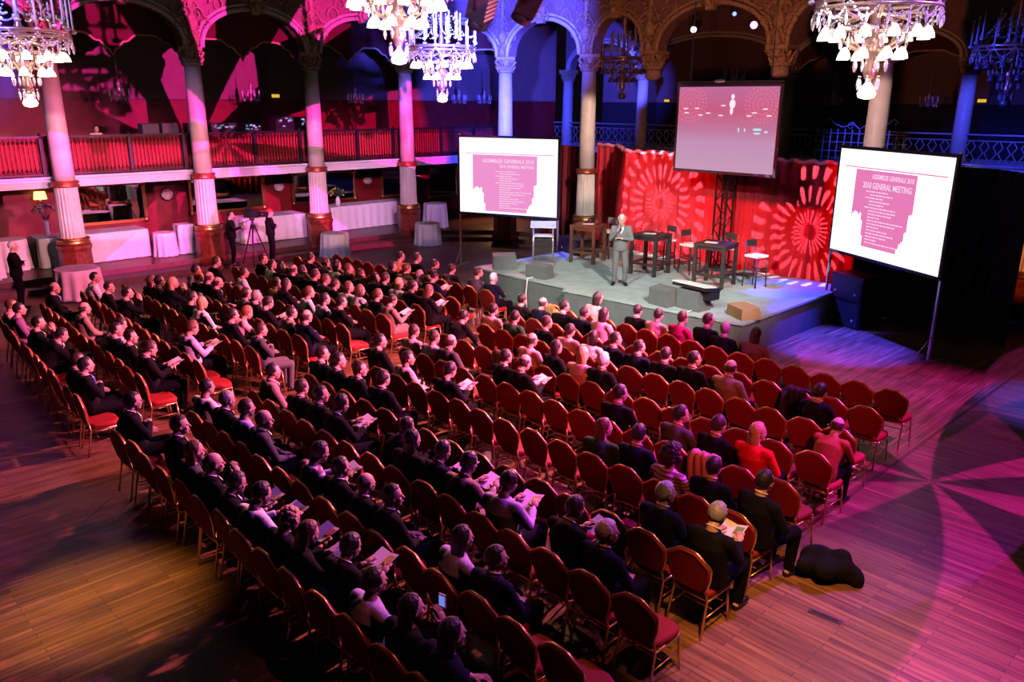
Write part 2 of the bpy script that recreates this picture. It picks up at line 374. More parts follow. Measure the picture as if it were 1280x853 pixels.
def spandrel(P, nrm, half=0.55):
    P = Vector((P[0], P[1], 0)) + nrm * 0.27; z = Vector((0, 0, 1)); d = z.cross(nrm); m = M(); rnd = random.Random(int(P.x * 31 + P.y * 7))
    m.ell(P + z * 7.25, (.17, .17, .26), 12, 8); m.ell(P + z * 7.25 + nrm * .08, (.10, .12, .17), 10, 8)
    m.tube([P + z * 6.62, P + z * 6.8 + nrm * .07, P + z * 7.02], [.16, .10, .07], 8)
    m.tube([P + z * 7.5, P + z * 8.1, P + z * 8.9], [.06, .09, .05], 6)
    for sgn in (-1, 1):
        for q, (w, h, s) in enumerate([(.12, 6.85, .15), (.22, 7.15, .18), (.34, 7.45, .20), (.55, 7.75, .24), (.20, 7.65, .17), (.85, 8.05, .22), (.30, 8.15, .26), (.70, 8.5, .26), (.25, 8.7, .2)]):
            scroll(m, P + z * h + d * sgn * w, d, z, nrm, s, sgn if q % 2 else -sgn, .034)
        for k in range(26):
            h = rnd.uniform(6.75, 8.9); w = rnd.uniform(0.03, 0.12 + (h - 6.6) * 0.46)
            a = rnd.uniform(-.6, 1.4); dv = (d * sgn * math.cos(a) + z * math.sin(a)).normalized()
            leaf(m, P + z * h + d * sgn * w, dv, nrm, rnd.uniform(.10, .22))
    return m
K['paintL'] = mat('dusty_rose_plaster', (0.32, 0.18, 0.17, 1), 0.75, var=0.15, scale=4)
for i in range(len(COLS) - 1):
    A, B = COLS[i], COLS[i + 1]
    arcade(i, A, B, mw=K['paintL'], mt=K['ornament'] if i >= 6 else K['plaster'], crown=CR if i != 7 else CR + 0.05, gap=0.30)
    k = keystone(A, B, CR, i); o = k.build('keystone', K['ornament']); tag(o, 'carved keystone crowning the arch, ' + ['at the far left edge', 'second arch from the left', 'third arch from the left', 'fourth arch from the left', 'corner arch above the middle lit chandelier', 'arch above the left projection screen', 'narrow arch holding the dark chandelier', 'wide central arch over the hanging screen', 'arch right of the wide central one', 'arch behind the right lit chandelier', 'rightmost arch'][i], 'keystone', 'keystones of the arcade')
    if i > 0:
        a = Vector(COLS[i - 1]); b = Vector(COLS[i]); c = Vector(COLS[i + 1]); dd = ((b - a).normalized() + (c - b).normalized()).normalized(); n = Vector((-dd.y, dd.x, 0))
        if n.dot(-Vector((b.x, b.y, 0))) < 0: n = -n
        struct('trim_%d' % (40 + i), spandrel(COLS[i], n), K['ornament'])
# cornice above
m = M()
for i in range(len(COLS) - 1):
    A, B = COLS[i], COLS[i + 1]
    m.tube([(A[0], A[1], 9.0), (B[0], B[1], 9.0)], 0.28, 8)
struct('trim_6', m, K['paintL'])
# scalloped valances hung behind the arches
def valance(A, B, back, i, lab):
    A = Vector((A[0], A[1], 0)); B = Vector((B[0], B[1], 0)); d = B - A; L = d.length; d.normalize(); nrm = Vector((-d.y, d.x, 0))
    if nrm.dot(-A) < 0: nrm = -nrm
    A = A - nrm * back
    def zz(u):     # u 0..1: two humps with a drop in the middle
        w = (u * 2) % 1.0
        h = abs(math.sin(PI * w)) ** 0.7
        return 6.30 + 0.60 * (h - 0.055 * math.sin(2 * PI * 3 * h))
    N = 48; us = [k / N for k in range(N + 1)]
    t = thing('valance', lab, 'valance', (0, 0, 0), 0, 'scalloped valances behind the arches')
    m = M()
    lo = [A + d * (u * L) + Vector((0, 0, zz(u))) for u in us]; hi = [A + d * (u * L) + Vector((0, 0, 8.3)) for u in us]
    for off in (0.0, -0.05):
        m.add([p + nrm * off for p in lo + hi], [(k, k + 1, N + 2 + k, N + 1 + k) for k in range(N)])
    m.add(lo + [p - nrm * .05 for p in lo], [(k, k + 1, N + 2 + k, N + 1 + k) for k in range(N)])
    m.build('cloth', K['fabric'], t)
    m = M(); m.tube([p + nrm * .02 for p in lo], 0.035, 5); m.build('braid', K['braid'], t)
VL = ['far left edge', 'second bay from left, behind leftmost lit chandelier', 'third bay from left, showing red light', 'fourth bay from left', 'corner bay behind the middle lit chandelier']
for i in range(5): valance(COLS[i], COLS[i + 1], 0.75, i, 'dark red scalloped valance with pale braid, ' + VL[i])
BACK = [(-28.2, 31), (-23.6, 31), (-16.45, 31), (-9.9, 31), (-4, 31)]
for i in (2, 3): valance(BACK[i], BACK[i + 1], 0.5, 6 + i, 'dark scalloped valance with pale braid in the far gallery, ' + ['right of the hanging screen', 'at the far right'][i - 2])
bl = ['left of the red curtain, above the left screen', 'behind the dark chandelier in the narrow arch', 'at the right edge of the hanging screen', 'right of the right lit chandelier']
xs_l = K['shaft']
for i in range(4):
    t = thing('gallery_column', 'blue lit column of the far gallery ' + bl[i], 'column', (BACK[i][0], BACK[i][1], 0), 0, 'blue lit columns of the far gallery')
    link('shaft', up_me, t); link('capital', cap_me, t); link('ring', r1_me, t); m = M(); m.lathe([(0.36, 0), (0.32, 2.75)], 16); m.build('lower_shaft', K['shaft'], t)
for i in range(4): arcade(20 + i, BACK[i], BACK[i + 1], mw=K['paintL'], mt=K['plaster'])
m = M(); m.box((-12, 33.5, 2.86), (36, 4.8, 0.3)); struct('trim_7', m, K['fascia'])

# ---- balustrades
def rail_left():
    t = thing('balustrade', 'long dark balustrade with red cloth behind its pickets, left balcony', 'balustrade', (0, 0, 0))
    m = M(); m.box((-25.42, 10, 4.08), (0.14, 27, 0.06)); m.box((-25.42, 10, 3.06), (0.08, 27, 0.05)); m.build('handrail', K['iron'], t)
    m = M(); y = -3.0
    while y < 23.4:
        m.cyl((-25.42, y, 3.05), (-25.42, y, 4.06), 0.011, n=4); y += 0.11
    y = -3.0
    while y < 23.3:      # small lancet loops top and bottom
        for z0, sg in ((3.88, 1), (3.24, -1)):
            m.tube([(-25.41, y, z0), (-25.41, y + .03, z0 + .09 * sg), (-25.41, y + .055, z0 + .13 * sg), (-25.41, y + .08, z0 + .09 * sg), (-25.41, y + .11, z0)], 0.009, 4)
        y += 0.11
    m.build('pickets', K['iron'], t)
    m = M(); m.box((-25.52, 10, 3.56), (0.03, 27, 0.95)); m.build('cloth_backing', K['redpanel'], t)
    for y in (-1.0, 1.0, 2.9, 4.85, 6.45, 7.15, 8.8, 10.4, 11.1, 12.75, 14.4, 15.1, 16.7, 18.3, 19, 20.6, 22.3):
        m = M(); m.box((-25.40, y, 3.55), (0.10, 0.09, 1.06)); m.ell((-25.4, y, 4.14), (.05, .05, .05), 8, 6); m.build('post', K['iron'], t)
rail_left()
def rail_far():
    t = thing('iron_railing', 'blue lit ornamental iron railing along the far gallery', 'railing', (0, 0, 0))
    m = M(); m.box((-12, 30.9, 4.1), (34, 0.08, 0.05)); m.box((-12, 30.9, 3.1), (34, 0.08, 0.05)); m.box((-12, 30.9, 3.9), (34, 0.05, 0.03)); m.build('handrail', K['ironlight'], t)
    m = M(); x = -28.8
    while x < 4.5:
        z = [3.12, 3.3, 3.5, 3.7, 3.9]
        for sg in (-1, 1): m.tube([(x + sg * w, 30.9, q) for w, q in zip((0.02, .15, .02, .15, .02), z)], 0.02, 4)
        x += 0.42
    m.build('lozenges', K['ironlight'], t)
rail_far()
t = thing('iron_screen', 'blue lit wrought iron gate panel with curled top, right of hanging screen', 'railing', (-12.2, 28.2, 3.0))
m = M()
for k in range(13): m.cyl((-1.5 + k * .25, 0, 0), (-1.5 + k * .25, 0, 1.25), 0.022, n=5)
for z in (0.15, .5, .8, 1.1): m.cyl((-1.6, 0, z), (1.6, 0, z), 0.022, n=5)
m.build('grille', K['ironlight'], t)
m = M()
for sg in (-1, 1):
    m.tube([(0, 0, 1.25), (sg * .25, 0, 1.42), (sg * .6, 0, 1.3), (sg * .9, 0, 1.42), (sg * 1.1, 0, 1.6), (sg * 1.25, 0, 1.5), (sg * 1.15, 0, 1.42)], 0.025, 5)
    scroll(m, Vector((sg * .2, 0, 1.3)), Vector((1, 0, 0)), Vector((0, 0, 1)), Vector((0, 1, 0)), .14, sg, .022)
m.build('scrollwork', K['ironlight'], t)

# ---- mirrors, wall plates, lamp on the ground-floor wall
def mirror(y0, y1, z0, z1, lab):
    t = thing('wall_mirror', lab, 'mirror', (-29.0, 0, z0), 0, 'gilt framed mirrors under the balcony'); t.rotation_euler = (0, R(0.6), 0); z1 -= z0; z0 = 0
    m = M(); m.box((0.0, (y0 + y1) / 2, (z0 + z1) / 2), (0.03, y1 - y0, z1 - z0)); m.build('glass', K['mirror'], t)
    m = M()
    for y in (y0, y1): m.box((0.03, y, (z0 + z1) / 2), (0.07, 0.09, z1 - z0 + .09))
    for z in (z0, z1): m.box((0.03, (y0 + y1) / 2, z), (0.07, y1 - y0, 0.09))
    for y in (y0, y1):
        for z in (z0, z1): m.ell((0.06, y, z), (.05, .1, .1), 8, 6)
    m.build('frame', K['brass'], t)
mirror(7.7, 10.3, 1.10, 2.35, 'gilt mirror reflecting the audience, left of the cameraman')
mirror(11.9, 14.75, 1.15, 2.35, 'gilt mirror reflecting the stage, above the cloth bar')
mirror(16.0, 18.85, 1.18, 2.30, 'gilt mirror behind the flower vase on the bar')
mirror(20.2, 21.3, 1.15, 2.30, 'narrow gilt mirror above the right end of the cloth bar')
mirror(22.7, 24.4, 0.95, 2.25, 'gilt mirror just left of the left projection screen')
for y, z, lab in ((11.1, 1.9, 'left of the stage reflecting mirror'), (15.4, 1.9, 'left of the flower vase'), (19.5, 1.9, 'above the cloth bar'), (22.1, 1.9, 'near the left projection screen')):
    m = M(); m.tube([(-29.0, y, z), (-28.9, y, z)], [0.24, 0.16], 20); m.ell((-28.9, y, z), (.05, .13, .13), 12, 6)
    tag(m.build('wall_plate', K['plaster']), 'round pale wall plate on the red panel ' + lab, 'wall plate', 'round plates between the mirrors')
# ------------------------------------------------------------------ chandeliers
K['glow'] = emis('lit_tulip_glass', rgb(255, 224, 200), 4.5)
K['crystal'] = mat('cut_crystal', (0.85, 0.82, 0.90, 1), 0.12, 0.35, spec=1.0)
K['candle'] = mat('candle_tube', (0.85, 0.80, 0.88, 1), 0.4)
K['dimglass'] = mat('unlit_tulip_glass', (0.25, 0.22, 0.35, 1), 0.2, 0.3)
K['gilt'] = mat('gilt_bronze', (0.62, 0.45, 0.38, 1), 0.3, 0.7)
def big_chandelier(loc, sc, lit, lab, rz=0.0):
    t = thing('crystal_chandelier', lab, 'chandelier', loc, rz, 'great crystal chandeliers'); t.scale = (sc,) * 3
    gl = K['glow'] if lit else K['dimglass']
    m = M(); m.lathe([(.02, .18), (.05, .2), (.09, .3), (.04, .4), (.10, .52), (.13, .6), (.05, .72), (.06, 1.0), (.12, 1.1), (.05, 1.25), (.03, 2.0), (.08, 2.1), (.03, 2.3), (.02, 4.0), (.02, (10.1 - loc[2]) / sc)], 12); m.build('stem', K['gilt'], t)
    m = M(); n = 40
    for r, z, q in ((.72, 1.12, .035), (.74, 1.04, .02), (.40, .82, .022)):
        m.tube([(r * math.cos(2 * PI * k / n), r * math.sin(2 * PI * k / n), z) for k in range(n + 1)], q, 6, caps=False)
    for k in range(8):
        a = 2 * PI * k / 8; c, s = math.cos(a), math.sin(a)
        m.tube([(c * .1, s * .1, 1.0), (c * .35, s * .35, .92), (c * .6, s * .6, 1.0), (c * .72, s * .72, 1.12)], .022, 6)
        m.tube([(c * .06, s * .06, .6), (c * .2, s * .2, .55), (c * .36, s * .36, .66), (c * .4, s * .4, .82)], .018, 6)
    m.build('hoop_frame', K['gilt'], t)
    cm = M(); cm.cyl((0, 0, 0), (0, 0, .44), .017, n=8); cm.lathe([(.005, -.04), (.045, -.02), (.05, 0), (.02, .02)], 10); cm.ell((0, 0, .47), (.02, .02, .045), 8, 6); cme = cm.mesh('candle', [K['candle']])
    for k in range(18):
        a = 2 * PI * k / 18; r = .74 + .05 * (k % 2); link('candle', cme, t, (r * math.cos(a), r * math.sin(a), 1.14 + .06 * (k % 3)))
    for k in range(8):
        a = 2 * PI * (k + .5) / 8; link('candle', cme, t, (.36 * math.cos(a), .36 * math.sin(a), 1.35))
    sm = M(); sm.lathe([(.02, .02), (.05, -.02), (.075, -.07), (.085, -.12), (.065, -.10)], 12, lobes=6, depth=.15); sm.ell((0, 0, -.05), (.05, .05, .06), 8, 6); sme = sm.mesh('glass_shade', [gl])
    for r, z, c in ((.62, .80, 12), (.36, .56, 8)):
        for k in range(c):
            a = 2 * PI * (k + .5) / c; link('glass_shade', sme, t, (r * math.cos(a), r * math.sin(a), z))
    m = M(); m.lathe([(.03, .16), (.08, .10), (.12, .02), (.10, -.03), (.03, -.05)], 14, lobes=7, depth=.18); m.build('bottom_bowl', gl, t)
    # festoons and drops of cut glass
    m = M()
    for k in range(12):
        a0 = 2 * PI * k / 12; a1 = 2 * PI * (k + 1) / 12
        for (r0, z0, r1, z1, dip) in ((.74, 1.10, .74, 1.10, .20), (.74, 1.08, .40, .84, .16), (.30, 1.75, .72, 1.35, .15)):
            for q in range(14):
                u = q / 13; a = a0 + (a1 - a0) * u; r = r0 + (r1 - r0) * u if r0 != r1 else r0; z = z0 + (z1 - z0) * u - dip * math.sin(PI * u)
                m.ell((r * math.cos(a), r * math.sin(a), z), (.019, .019, .019), 5, 4, smooth=False)
    tag(m.build('crystal_festoons', K['crystal'], t), kind='stuff')
    dm = M(); dm.ell((0, 0, -.05), (.012, .012, .012), 5, 4, smooth=False); dm.lathe([(.003, -.07), (.018, -.11), (.021, -.16), (.009, -.20), (.002, -.22)], 6, smooth=False); dme = dm.mesh('crystal_drop', [K['crystal']])
    for r, z, c in ((.76, 1.02, 20), (.52, .92, 12), (.40, .78, 12), (.20, .50, 8), (.13, .28, 6)):
        for k in range(c):
            a = 2 * PI * (k + .25) / c; link('crystal_drop', dme, t, (r * math.cos(a), r * math.sin(a), z))
    if lit:
        for (x, y, z, e) in ((0, 0, .95, 16), (0, 0, .35, 7)):
            l = bpy.data.lights.new('bulb_light', 'POINT'); l.energy = e * sc * sc; l.color = (1, .72, .55); l.shadow_soft_size = .25; o = link('bulb_light', l, t, (x, y, z))
    return t
CH = CHANDELIERS if 'CHANDELIERS' in globals() else []
def small_chandelier(loc, lab, sc=1.0):
    t = thing('small_chandelier', lab, 'chandelier', loc, 0, 'small hanging chandeliers of the galleries')
    m = M(); m.cyl((0, 0, .55), (0, 0, 1.25), .012, n=6); m.lathe([(.01, 0), (.05, .06), (.02, .12), (.04, .22), (.10, .30), (.03, .42), (.06, .5), (.02, .6)], 10)
    for k in range(8):
        a = 2 * PI * k / 8; c, s = math.cos(a), math.sin(a)
        m.tube([(c * .04, s * .04, .12), (c * .15, s * .15, .04), (c * .27, s * .27, .08), (c * .30, s * .30, .15)], .010, 5)
    m.build('stem_and_arms', K['gilt'], t)
    for k in range(8):
        a = 2 * PI * k / 8; c, s = math.cos(a), math.sin(a); m = M(); m.cyl((c * .30, s * .30, .15), (c * .30, s * .30, .31), .016, n=6); m.ell((c * .3, s * .3, .33), (.014, .014, .03), 6, 4); m.build('candle', K['candle'], t)
    m = M()
    for k in range(8):
        a = 2 * PI * k / 8 + .2; c, s = math.cos(a), math.sin(a)
        for q in range(6):
            u = q / 5; m.ell((c * (.05 + .2 * u), s * (.05 + .2 * u), .45 - .35 * u - .06 * math.sin(PI * u)), (.012,) * 3, 5, 4, smooth=False)
        m.lathe([(.001, -.08), (.016, -.03), (.012, .0), (.002, .02)], 6, c=(c * .28, s * .28, .05))
    tag(m.build('crystal_strings', K['crystal'], t), kind='stuff')
big_chandelier((-17.7, 14.42, 5.12), 1.2, True, 'lit crystal chandelier left of the stage arch, fully in view', 0.2)
big_chandelier((-5.6, 13.03, 5.22), 1.2, True, 'largest lit crystal chandelier above the right projection screen', 0.5)
big_chandelier((-18.66, 4.67, 4.99), 1.2, True, 'lit crystal chandelier at the far left edge', 0.1)
big_chandelier((-11.69, 8.6, 5.74), 1.2, True, 'lit crystal chandelier cut by the top edge, only its base showing', 0.3)
big_chandelier((-19.09, 23.86, 5.25), 1.2, False, 'unlit blue crystal chandelier hanging in the narrow arch', 0.0)
big_chandelier((-6.53, 23.28, 5.1), 1.2, False, 'unlit blue crystal chandelier at the far right edge', 0.3)
for (x, y, z), lab in [((-27.3, 9.35, 5.05), 'second bay of the left balcony'), ((-27.3, 13.71, 5.05), 'third bay of the left balcony, in red light'), ((-27.3, 17.97, 4.98), 'fourth bay of the left balcony'),
        ((-27.3, 23.16, 5.0), 'behind the middle lit chandelier'), ((-27.3, 24.6, 5.0), 'right of the middle lit chandelier, in blue light'),
        ((-30.0, 31.5, 5.0), 'above the left projection screen'), ((-14.58, 31, 5.0), 'right of the hanging screen'), ((-11.11, 31, 5.0), 'right of the right lit chandelier')]:
    small_chandelier((x, y, z), 'small arm chandelier with candles, ' + lab)
# exit lamps and wall lamp
for loc, ax, lab in (((-28.95, 15.5, 5.24), 'y', 'small lit exit lamp on the left gallery wall'), ((-25.65, 35.8, 5.17), 'x', 'small lit exit lamp left of the hanging screen'), ((-10.84, 35.8, 5.22), 'x', 'small lit exit lamp at the far right')):
    t = thing('exit_lamp', lab, 'lamp', loc, 0, 'small exit lamps'); s = (.08, .34, .16) if ax == 'y' else (.34, .08, .16)
    m = M(); m.box((0, 0, 0), s); m.build('housing', K['black'], t); m = M(); m.box((.03 if ax == 'y' else 0, -.03 if ax == 'x' else 0, 0), (s[0] * .9, s[1] * .9, .12)); m.build('lit_face', emis('exit_glow', rgb(255, 200, 60), .8), t)
t = thing('wall_lamp', 'small lit yellow wall lamp under the balcony at far left', 'lamp', (-28.95, 7.07, 2.16))
m = M(); m.prism([(-.18, -.12), (.18, -.12), (.14, .12), (-.14, .12)], (.05, 0, 0), (0, 1, 0), (0, 0, 1), (1, 0, 0), .14); m.build('lamp_shade', emis('lamp_glow', rgb(255, 220, 120), 3.0), t)
m = M(); m.cyl((.1, 0, -.12), (.02, 0, -.35), .025); m.build('bracket', K['brass'], t)
# stage lamps in the far dark
def lamp_head(loc, c, s, r, lab):
    t = thing('stage_lamp', lab, 'stage lamp', loc); v = (Vector((0, 0, 5.1)) - Vector(loc)).normalized()
    m = M(); m.tube([Vector(v) * .02, -v * .1, -v * .35, -v * .42], [r, r * 1.1, r * .9, .04], 14); m.build('housing', K['black'], t)
    m = M(); m.tube([v * .03, v * .05], [r * .85, r * .6], 14); m.build('lens', emis('lamp_' + lab.split()[0], c, s), t)
    m = M(); m.tube([(-r * 1.3, 0, 0), (-r * 1.3, 0, .3), (r * 1.3, 0, .3), (r * 1.3, 0, 0)], .02, 5); m.cyl((0, 0, .3), (0, 0, 10.1 - loc[2]), .02, n=5); m.build('yoke', K['black'], t)
lamp_head((-18.42, 27.1, 7.7), (1, 1, 1, 1), 3, .13, 'white lit stage lamp seen through the central arch')
lamp_head((-15.23, 25.92, 7.6), rgb(255, 120, 255), 8, .14, 'magenta lit stage lamp high in the central arch')
lamp_head((-15.73, 25.47, 7.95), rgb(120, 140, 255), 3, .08, 'blue lit stage lamp, upper of the two above the magenta one')
def projector(loc, rz, lab):
    t = thing('moving_head', lab, 'stage lamp', loc, rz, 'hanging spotlights over the hall'); t.rotation_euler = (0.35, 0.45, rz)
    m = M(); m.box((0, 0, 0), (.42, .42, .62)); m.lathe([(.19, -.31), (.21, -.34), (.21, -.48), (.17, -.5)], 18); m.build('lamp_body', K['black'], t)
    m = M()
    for q in range(6): m.box((.22, 0, -.22 + q * .09), (.02, .36, .04))
    m.build('cooling_fins', mat('fin_tan', (.30, .2, .12, 1), .5), t)
    m = M(); m.tube([(0, -.28, 0), (0, -.28, .45), (0, .28, .45), (0, .28, 0)], .035, 6); m.cyl((0, 0, .45), (0, 0, 1.6), .03, n=8); m.build('yoke', K['black'], t)
projector((-12.82, 11.51, 6.95), 0.4, 'black moving spotlight hanging at top centre, left one'); projector((-12.16, 12.2, 7.05), 0.9, 'black moving spotlight hanging at top centre, right one')

# ------------------------------------------------------------------ tables with cloths
def box_cloth(x0, x1, y0, y1, z0, z1, name, lab, cat='table', group=None):
    t = thing(name, lab, cat, ((x0 + x1) / 2, (y0 + y1) / 2, z0), 0, group); w, l, h = x1 - x0, y1 - y0, z1 - z0
    m = M(); m.box((0, 0, h - .03), (w - .05, l - .05, .04))
    for a in (-1, 1):
        for b in (-1, 1): m.cyl((a * (w / 2 - .1), b * (l / 2 - .1), 0), (a * (w / 2 - .1), b * (l / 2 - .1), h - .04), .03, n=6)
    m.build('table_frame', K['brownwood'], t)
    m = M(); rr = []; per = []
    nx, ny = max(3, int(w / .07)), max(4, int(l / .07))
    per += [(-w / 2 + w * i / nx, -l / 2, 0, -1) for i in range(nx)] + [(w / 2, -l / 2 + l * i / ny, 1, 0) for i in range(ny)] + [(w / 2 - w * i / nx, l / 2, 0, 1) for i in range(nx)] + [(-w / 2, l / 2 - l * i / ny, -1, 0) for i in range(ny)]
    for z, k in ((h, 0), (h - .03, .01), (h * .5, .02), (0.02, .03)):
        rr.append([(p[0] + p[2] * (k + k * .8 * math.sin(i * 1.3)), p[1] + p[3] * (k + k * .8 * math.sin(i * 1.3)), z) for i, p in enumerate(per)])
    m.rings(list(reversed(rr)), caps=False); top = [q for q in rr[0]]; m.add(top, [tuple(range(len(top)))]); m.build('tablecloth', K['linen'], t); return t
def round_cloth(x, y, z0, r, h, lab, group='round tables under white cloths'):
    t = thing('cloth_table', lab, 'table', (x, y, z0), 0, group)
    m = M(); m.lathe([(r - .02, h - .05), (r - .02, h - .02)], 24); m.cyl((0, 0, 0), (0, 0, h - .05), .04, n=8); m.lathe([(.25, 0), (.25, .03), (.05, .06)], 16); m.build('pedestal_table', K['brownwood'], t)
    m = M(); n = 72; rr = []
    for z, q, k in ((.02, r * 1.12, .09), (h * .5, r * 1.05, .06), (h - .05, r + .01, .015), (h, r - .01, 0)):
        rr.append([((q + k * r * math.sin(j * 2 * PI / n * 12)) * math.cos(2 * PI * j / n), (q + k * r * math.sin(j * 2 * PI / n * 12)) * math.sin(2 * PI * j / n), z) for j in range(n)])
    m.rings(rr, caps=False); m.add(rr[-1], [tuple(range(n))]); m.build('tablecloth', K['linen'], t); return t
BG = 'long bars under white cloths'
box_cloth(-27.2, -26.2, 6.2, 9.3, .30, 1.18, 'bar_table', 'long white cloth bar behind the second column from left', group=BG)
box_cloth(-27.2, -26.2, 12.5, 14.9, .30, 1.18, 'bar_table', 'long white cloth bar behind the cameraman', group=BG)
box_cloth(-27.6, -26.7, 16.3, 20.0, .30, 1.22, 'bar_table', 'long white cloth bar at right, between two columns', group=BG)
box_cloth(-26.3, -25.8, 10.12, 10.62, .30, 1.25, 'pedestal_box', 'tall narrow white cloth box beside the column left of the cameraman', 'table')
round_cloth(-26.0, 9.70, .30, .34, .75, 'low white draped table beside the tall cloth box')
round_cloth(-23.1, 6.25, .0, .55, .80, 'white draped round table at the foot of the second column from left')
round_cloth(-23.7, 14.5, .0, .45, .80, 'white draped round table at the foot of the third column, right of the beret man')
round_cloth(-23.4, 18.25, .0, .45, .80, 'white draped round table right of the long bar, front one')
round_cloth(-25.0, 19.9, .3, .45, .95, 'white draped round table right of the long bar, rear one')
round_cloth(-26.7, 5.55, .3, .45, .9, 'white draped round table just right of the standing white-haired man')
round_cloth(-25.9, 4.5, .15, .6, 1.1, 'white draped table at the far left edge')
t = thing('flower_vase', 'white vase of dark leaves and yellow flowers on the cloth bar', 'vase', (-26.9, 16.7, 1.22)); m = M(); m.lathe([(.06, 0), (.1, .1), (.08, .25), (.05, .35), (.07, .38)], 14); m.build('vase', K['linen'], t)
m = M(); rr = random.Random(3)
for k in range(40):
    a = rr.uniform(0, 6.28); e = rr.uniform(.2, 1.4); d = Vector((math.cos(a) * math.cos(e), math.sin(a) * math.cos(e), math.sin(e))); L = rr.uniform(.2, .45)
    m.tube([(0, 0, .35), Vector((0, 0, .35)) + d * L * .6, Vector((0, 0, .35)) + d * L], [.006, .035, .004], 5)
m.build('leaves', mat('dark_leaf', (.02, .06, .02, 1), .5), t)
m = M()
for k in range(14):
    a = rr.uniform(0, 6.28); e = rr.uniform(.2, 1.4); m.ell((math.cos(a) * math.cos(e) * .33, math.sin(a) * math.cos(e) * .33, .35 + math.sin(e) * .33), (.04, .04, .035), 8, 6)
m.build('blossoms', mat('yellow_blossom', (.8, .5, .05, 1), .6), t)
t = thing('flower_vase', 'tall vase with pale flowers on the bar at far left', 'vase', (-26.7, 6.6, 1.18)); m = M(); m.lathe([(.09, 0), (.07, .2), (.09, .45), (.1, .46)], 12); m.build('vase', K['linen'], t)
m = M()
for k in range(30):
    a = rr.uniform(0, 6.28); e = rr.uniform(.1, 1.5); m.ell((math.cos(a) * math.cos(e) * .3, math.sin(a) * math.cos(e) * .3, .7 + math.sin(e) * .25), (.06, .06, .04), 8, 6); m.cyl((0, 0, .45), (math.cos(a) * math.cos(e) * .3, math.sin(a) * math.cos(e) * .3, .7 + math.sin(e) * .25), .006, n=4)
m.build('blossoms', mat('mixed_blossom', (.35, .18, .2, 1), .6), t)

# ------------------------------------------------------------------ stage
t = thing('stage', 'low grey carpeted stage with charcoal skirt in front of the red curtain', 'stage', (0, 0, 0))
m = M(); m.prism([(-16.3, 14.3), (-12.8, 14.3), (-12.8, 14.05), (-8.15, 14.45), (-8.25, 19.5), (-16.3, 19.5)], (0, 0, .70), (1, 0, 0), (0, 1, 0), (0, 0, 1), .05); m.build('deck', K['stage'], t)
m = M(); m.prism([(-16.27, 14.33), (-12.77, 14.33), (-12.77, 14.08), (-8.18, 14.48), (-8.28, 19.47), (-16.27, 19.47)], (0, 0, .0), (1, 0, 0), (0, 1, 0), (0, 0, 1), .70); m.build('skirt', K['stageside'], t)
m = M()
for p0, p1 in (((-14.2, 14.27), (-14.15, 14.27)), ((-9.45, 14.3), (-9.4, 14.3))):
    m.tube([(p0[0], p0[1] + .25, .78), (p0[0], p0[1] - .02, .77), (p0[0] - .02, p0[1] - .05, .4), (p0[0] + .03, p0[1] - .06, .02)], .018, 5)
m.build('hanging_cable', K['linen'], t)
def drape(name, lab, path, z0, z1, mt, amp=.06, wl=.32, top=None, cat='curtain', seed=1):
    # path in plan sampled, pleated
    P = [Vector((a, b, 0)) for a, b in path]; L = [0]
    for i in range(1, len(P)): L.append(L[-1] + (P[i] - P[i - 1]).length)
    n = int(L[-1] / .035); rr = random.Random(seed); ph = [rr.uniform(0, 6.28) for _ in range(4)]
    pts = []
    for k in range(n + 1):
        q = L[-1] * k / n; i = max(j for j in range(len(P) - 1) if L[j] <= q + 1e-9); d = (P[i + 1] - P[i]).normalized(); b = P[i] + d * (q - L[i]); nn = Vector((-d.y, d.x, 0))
        pts.append((b, nn, q))
    m = M(); rings = []
    for z in (z0, (z0 * 2 + z1) / 3, (z0 + z1 * 2) / 3, z1 - .1, z1):
        f = 1.0 if z < z1 - .2 else .5
        rings.append([b + nn * (amp * f * (math.sin(q / wl * 6.28 + ph[0] + .3 * math.sin(z)) + .45 * math.sin(q / wl * 2.63 + ph[1]) + .3 * math.sin(q / wl * 11 + ph[2]))) + Vector((0, 0, z)) for b, nn, q in pts])
    m.rings(rings, caps=False, closed=False)
    t = thing(name, lab, cat); o = m.build('drape', mt, t)
    so = o.modifiers.new('t', 'SOLIDIFY'); so.thickness = .01
    if top:
        m = M(); m.tube([b + nn * (.04 * math.sin(q * 9)) + Vector((0, 0, z1 + .02 + .03 * math.sin(q * 14))) for b, nn, q in pts[::3]], .06, 6); m.build('gathered_heading', top, t)
    return t
K['heading'] = mat('rose_heading', (.80, .25, .35, 1), .8)
drape('stage_curtain', 'scarlet pleated stage curtain patterned with light bursts', [(-18.6, 22.0), (-17.6, 21.9), (-16.1, 20.3), (-15.4, 19.62), (-12.4, 19.62), (-8.2, 19.62)], .02, 3.66, K['curtain'], top=K['heading'], amp=.05, wl=.30)
drape('side_curtain', 'dark maroon curtain behind the lectern, left of the scarlet one', [(-21.2, 21.9), (-18.7, 22.0)], .0, 3.6, mat('maroon_drape', (.16, .004, .01, 1), .8), seed=4)
drape('black_side_drape', 'black drape behind and right of the right projection screen', [(-8.15, 19.62), (-7.4, 20.6), (-5.6, 20.3), (-4.6, 19.3)], .0, 3.72, K['blackdrape'], seed=5)
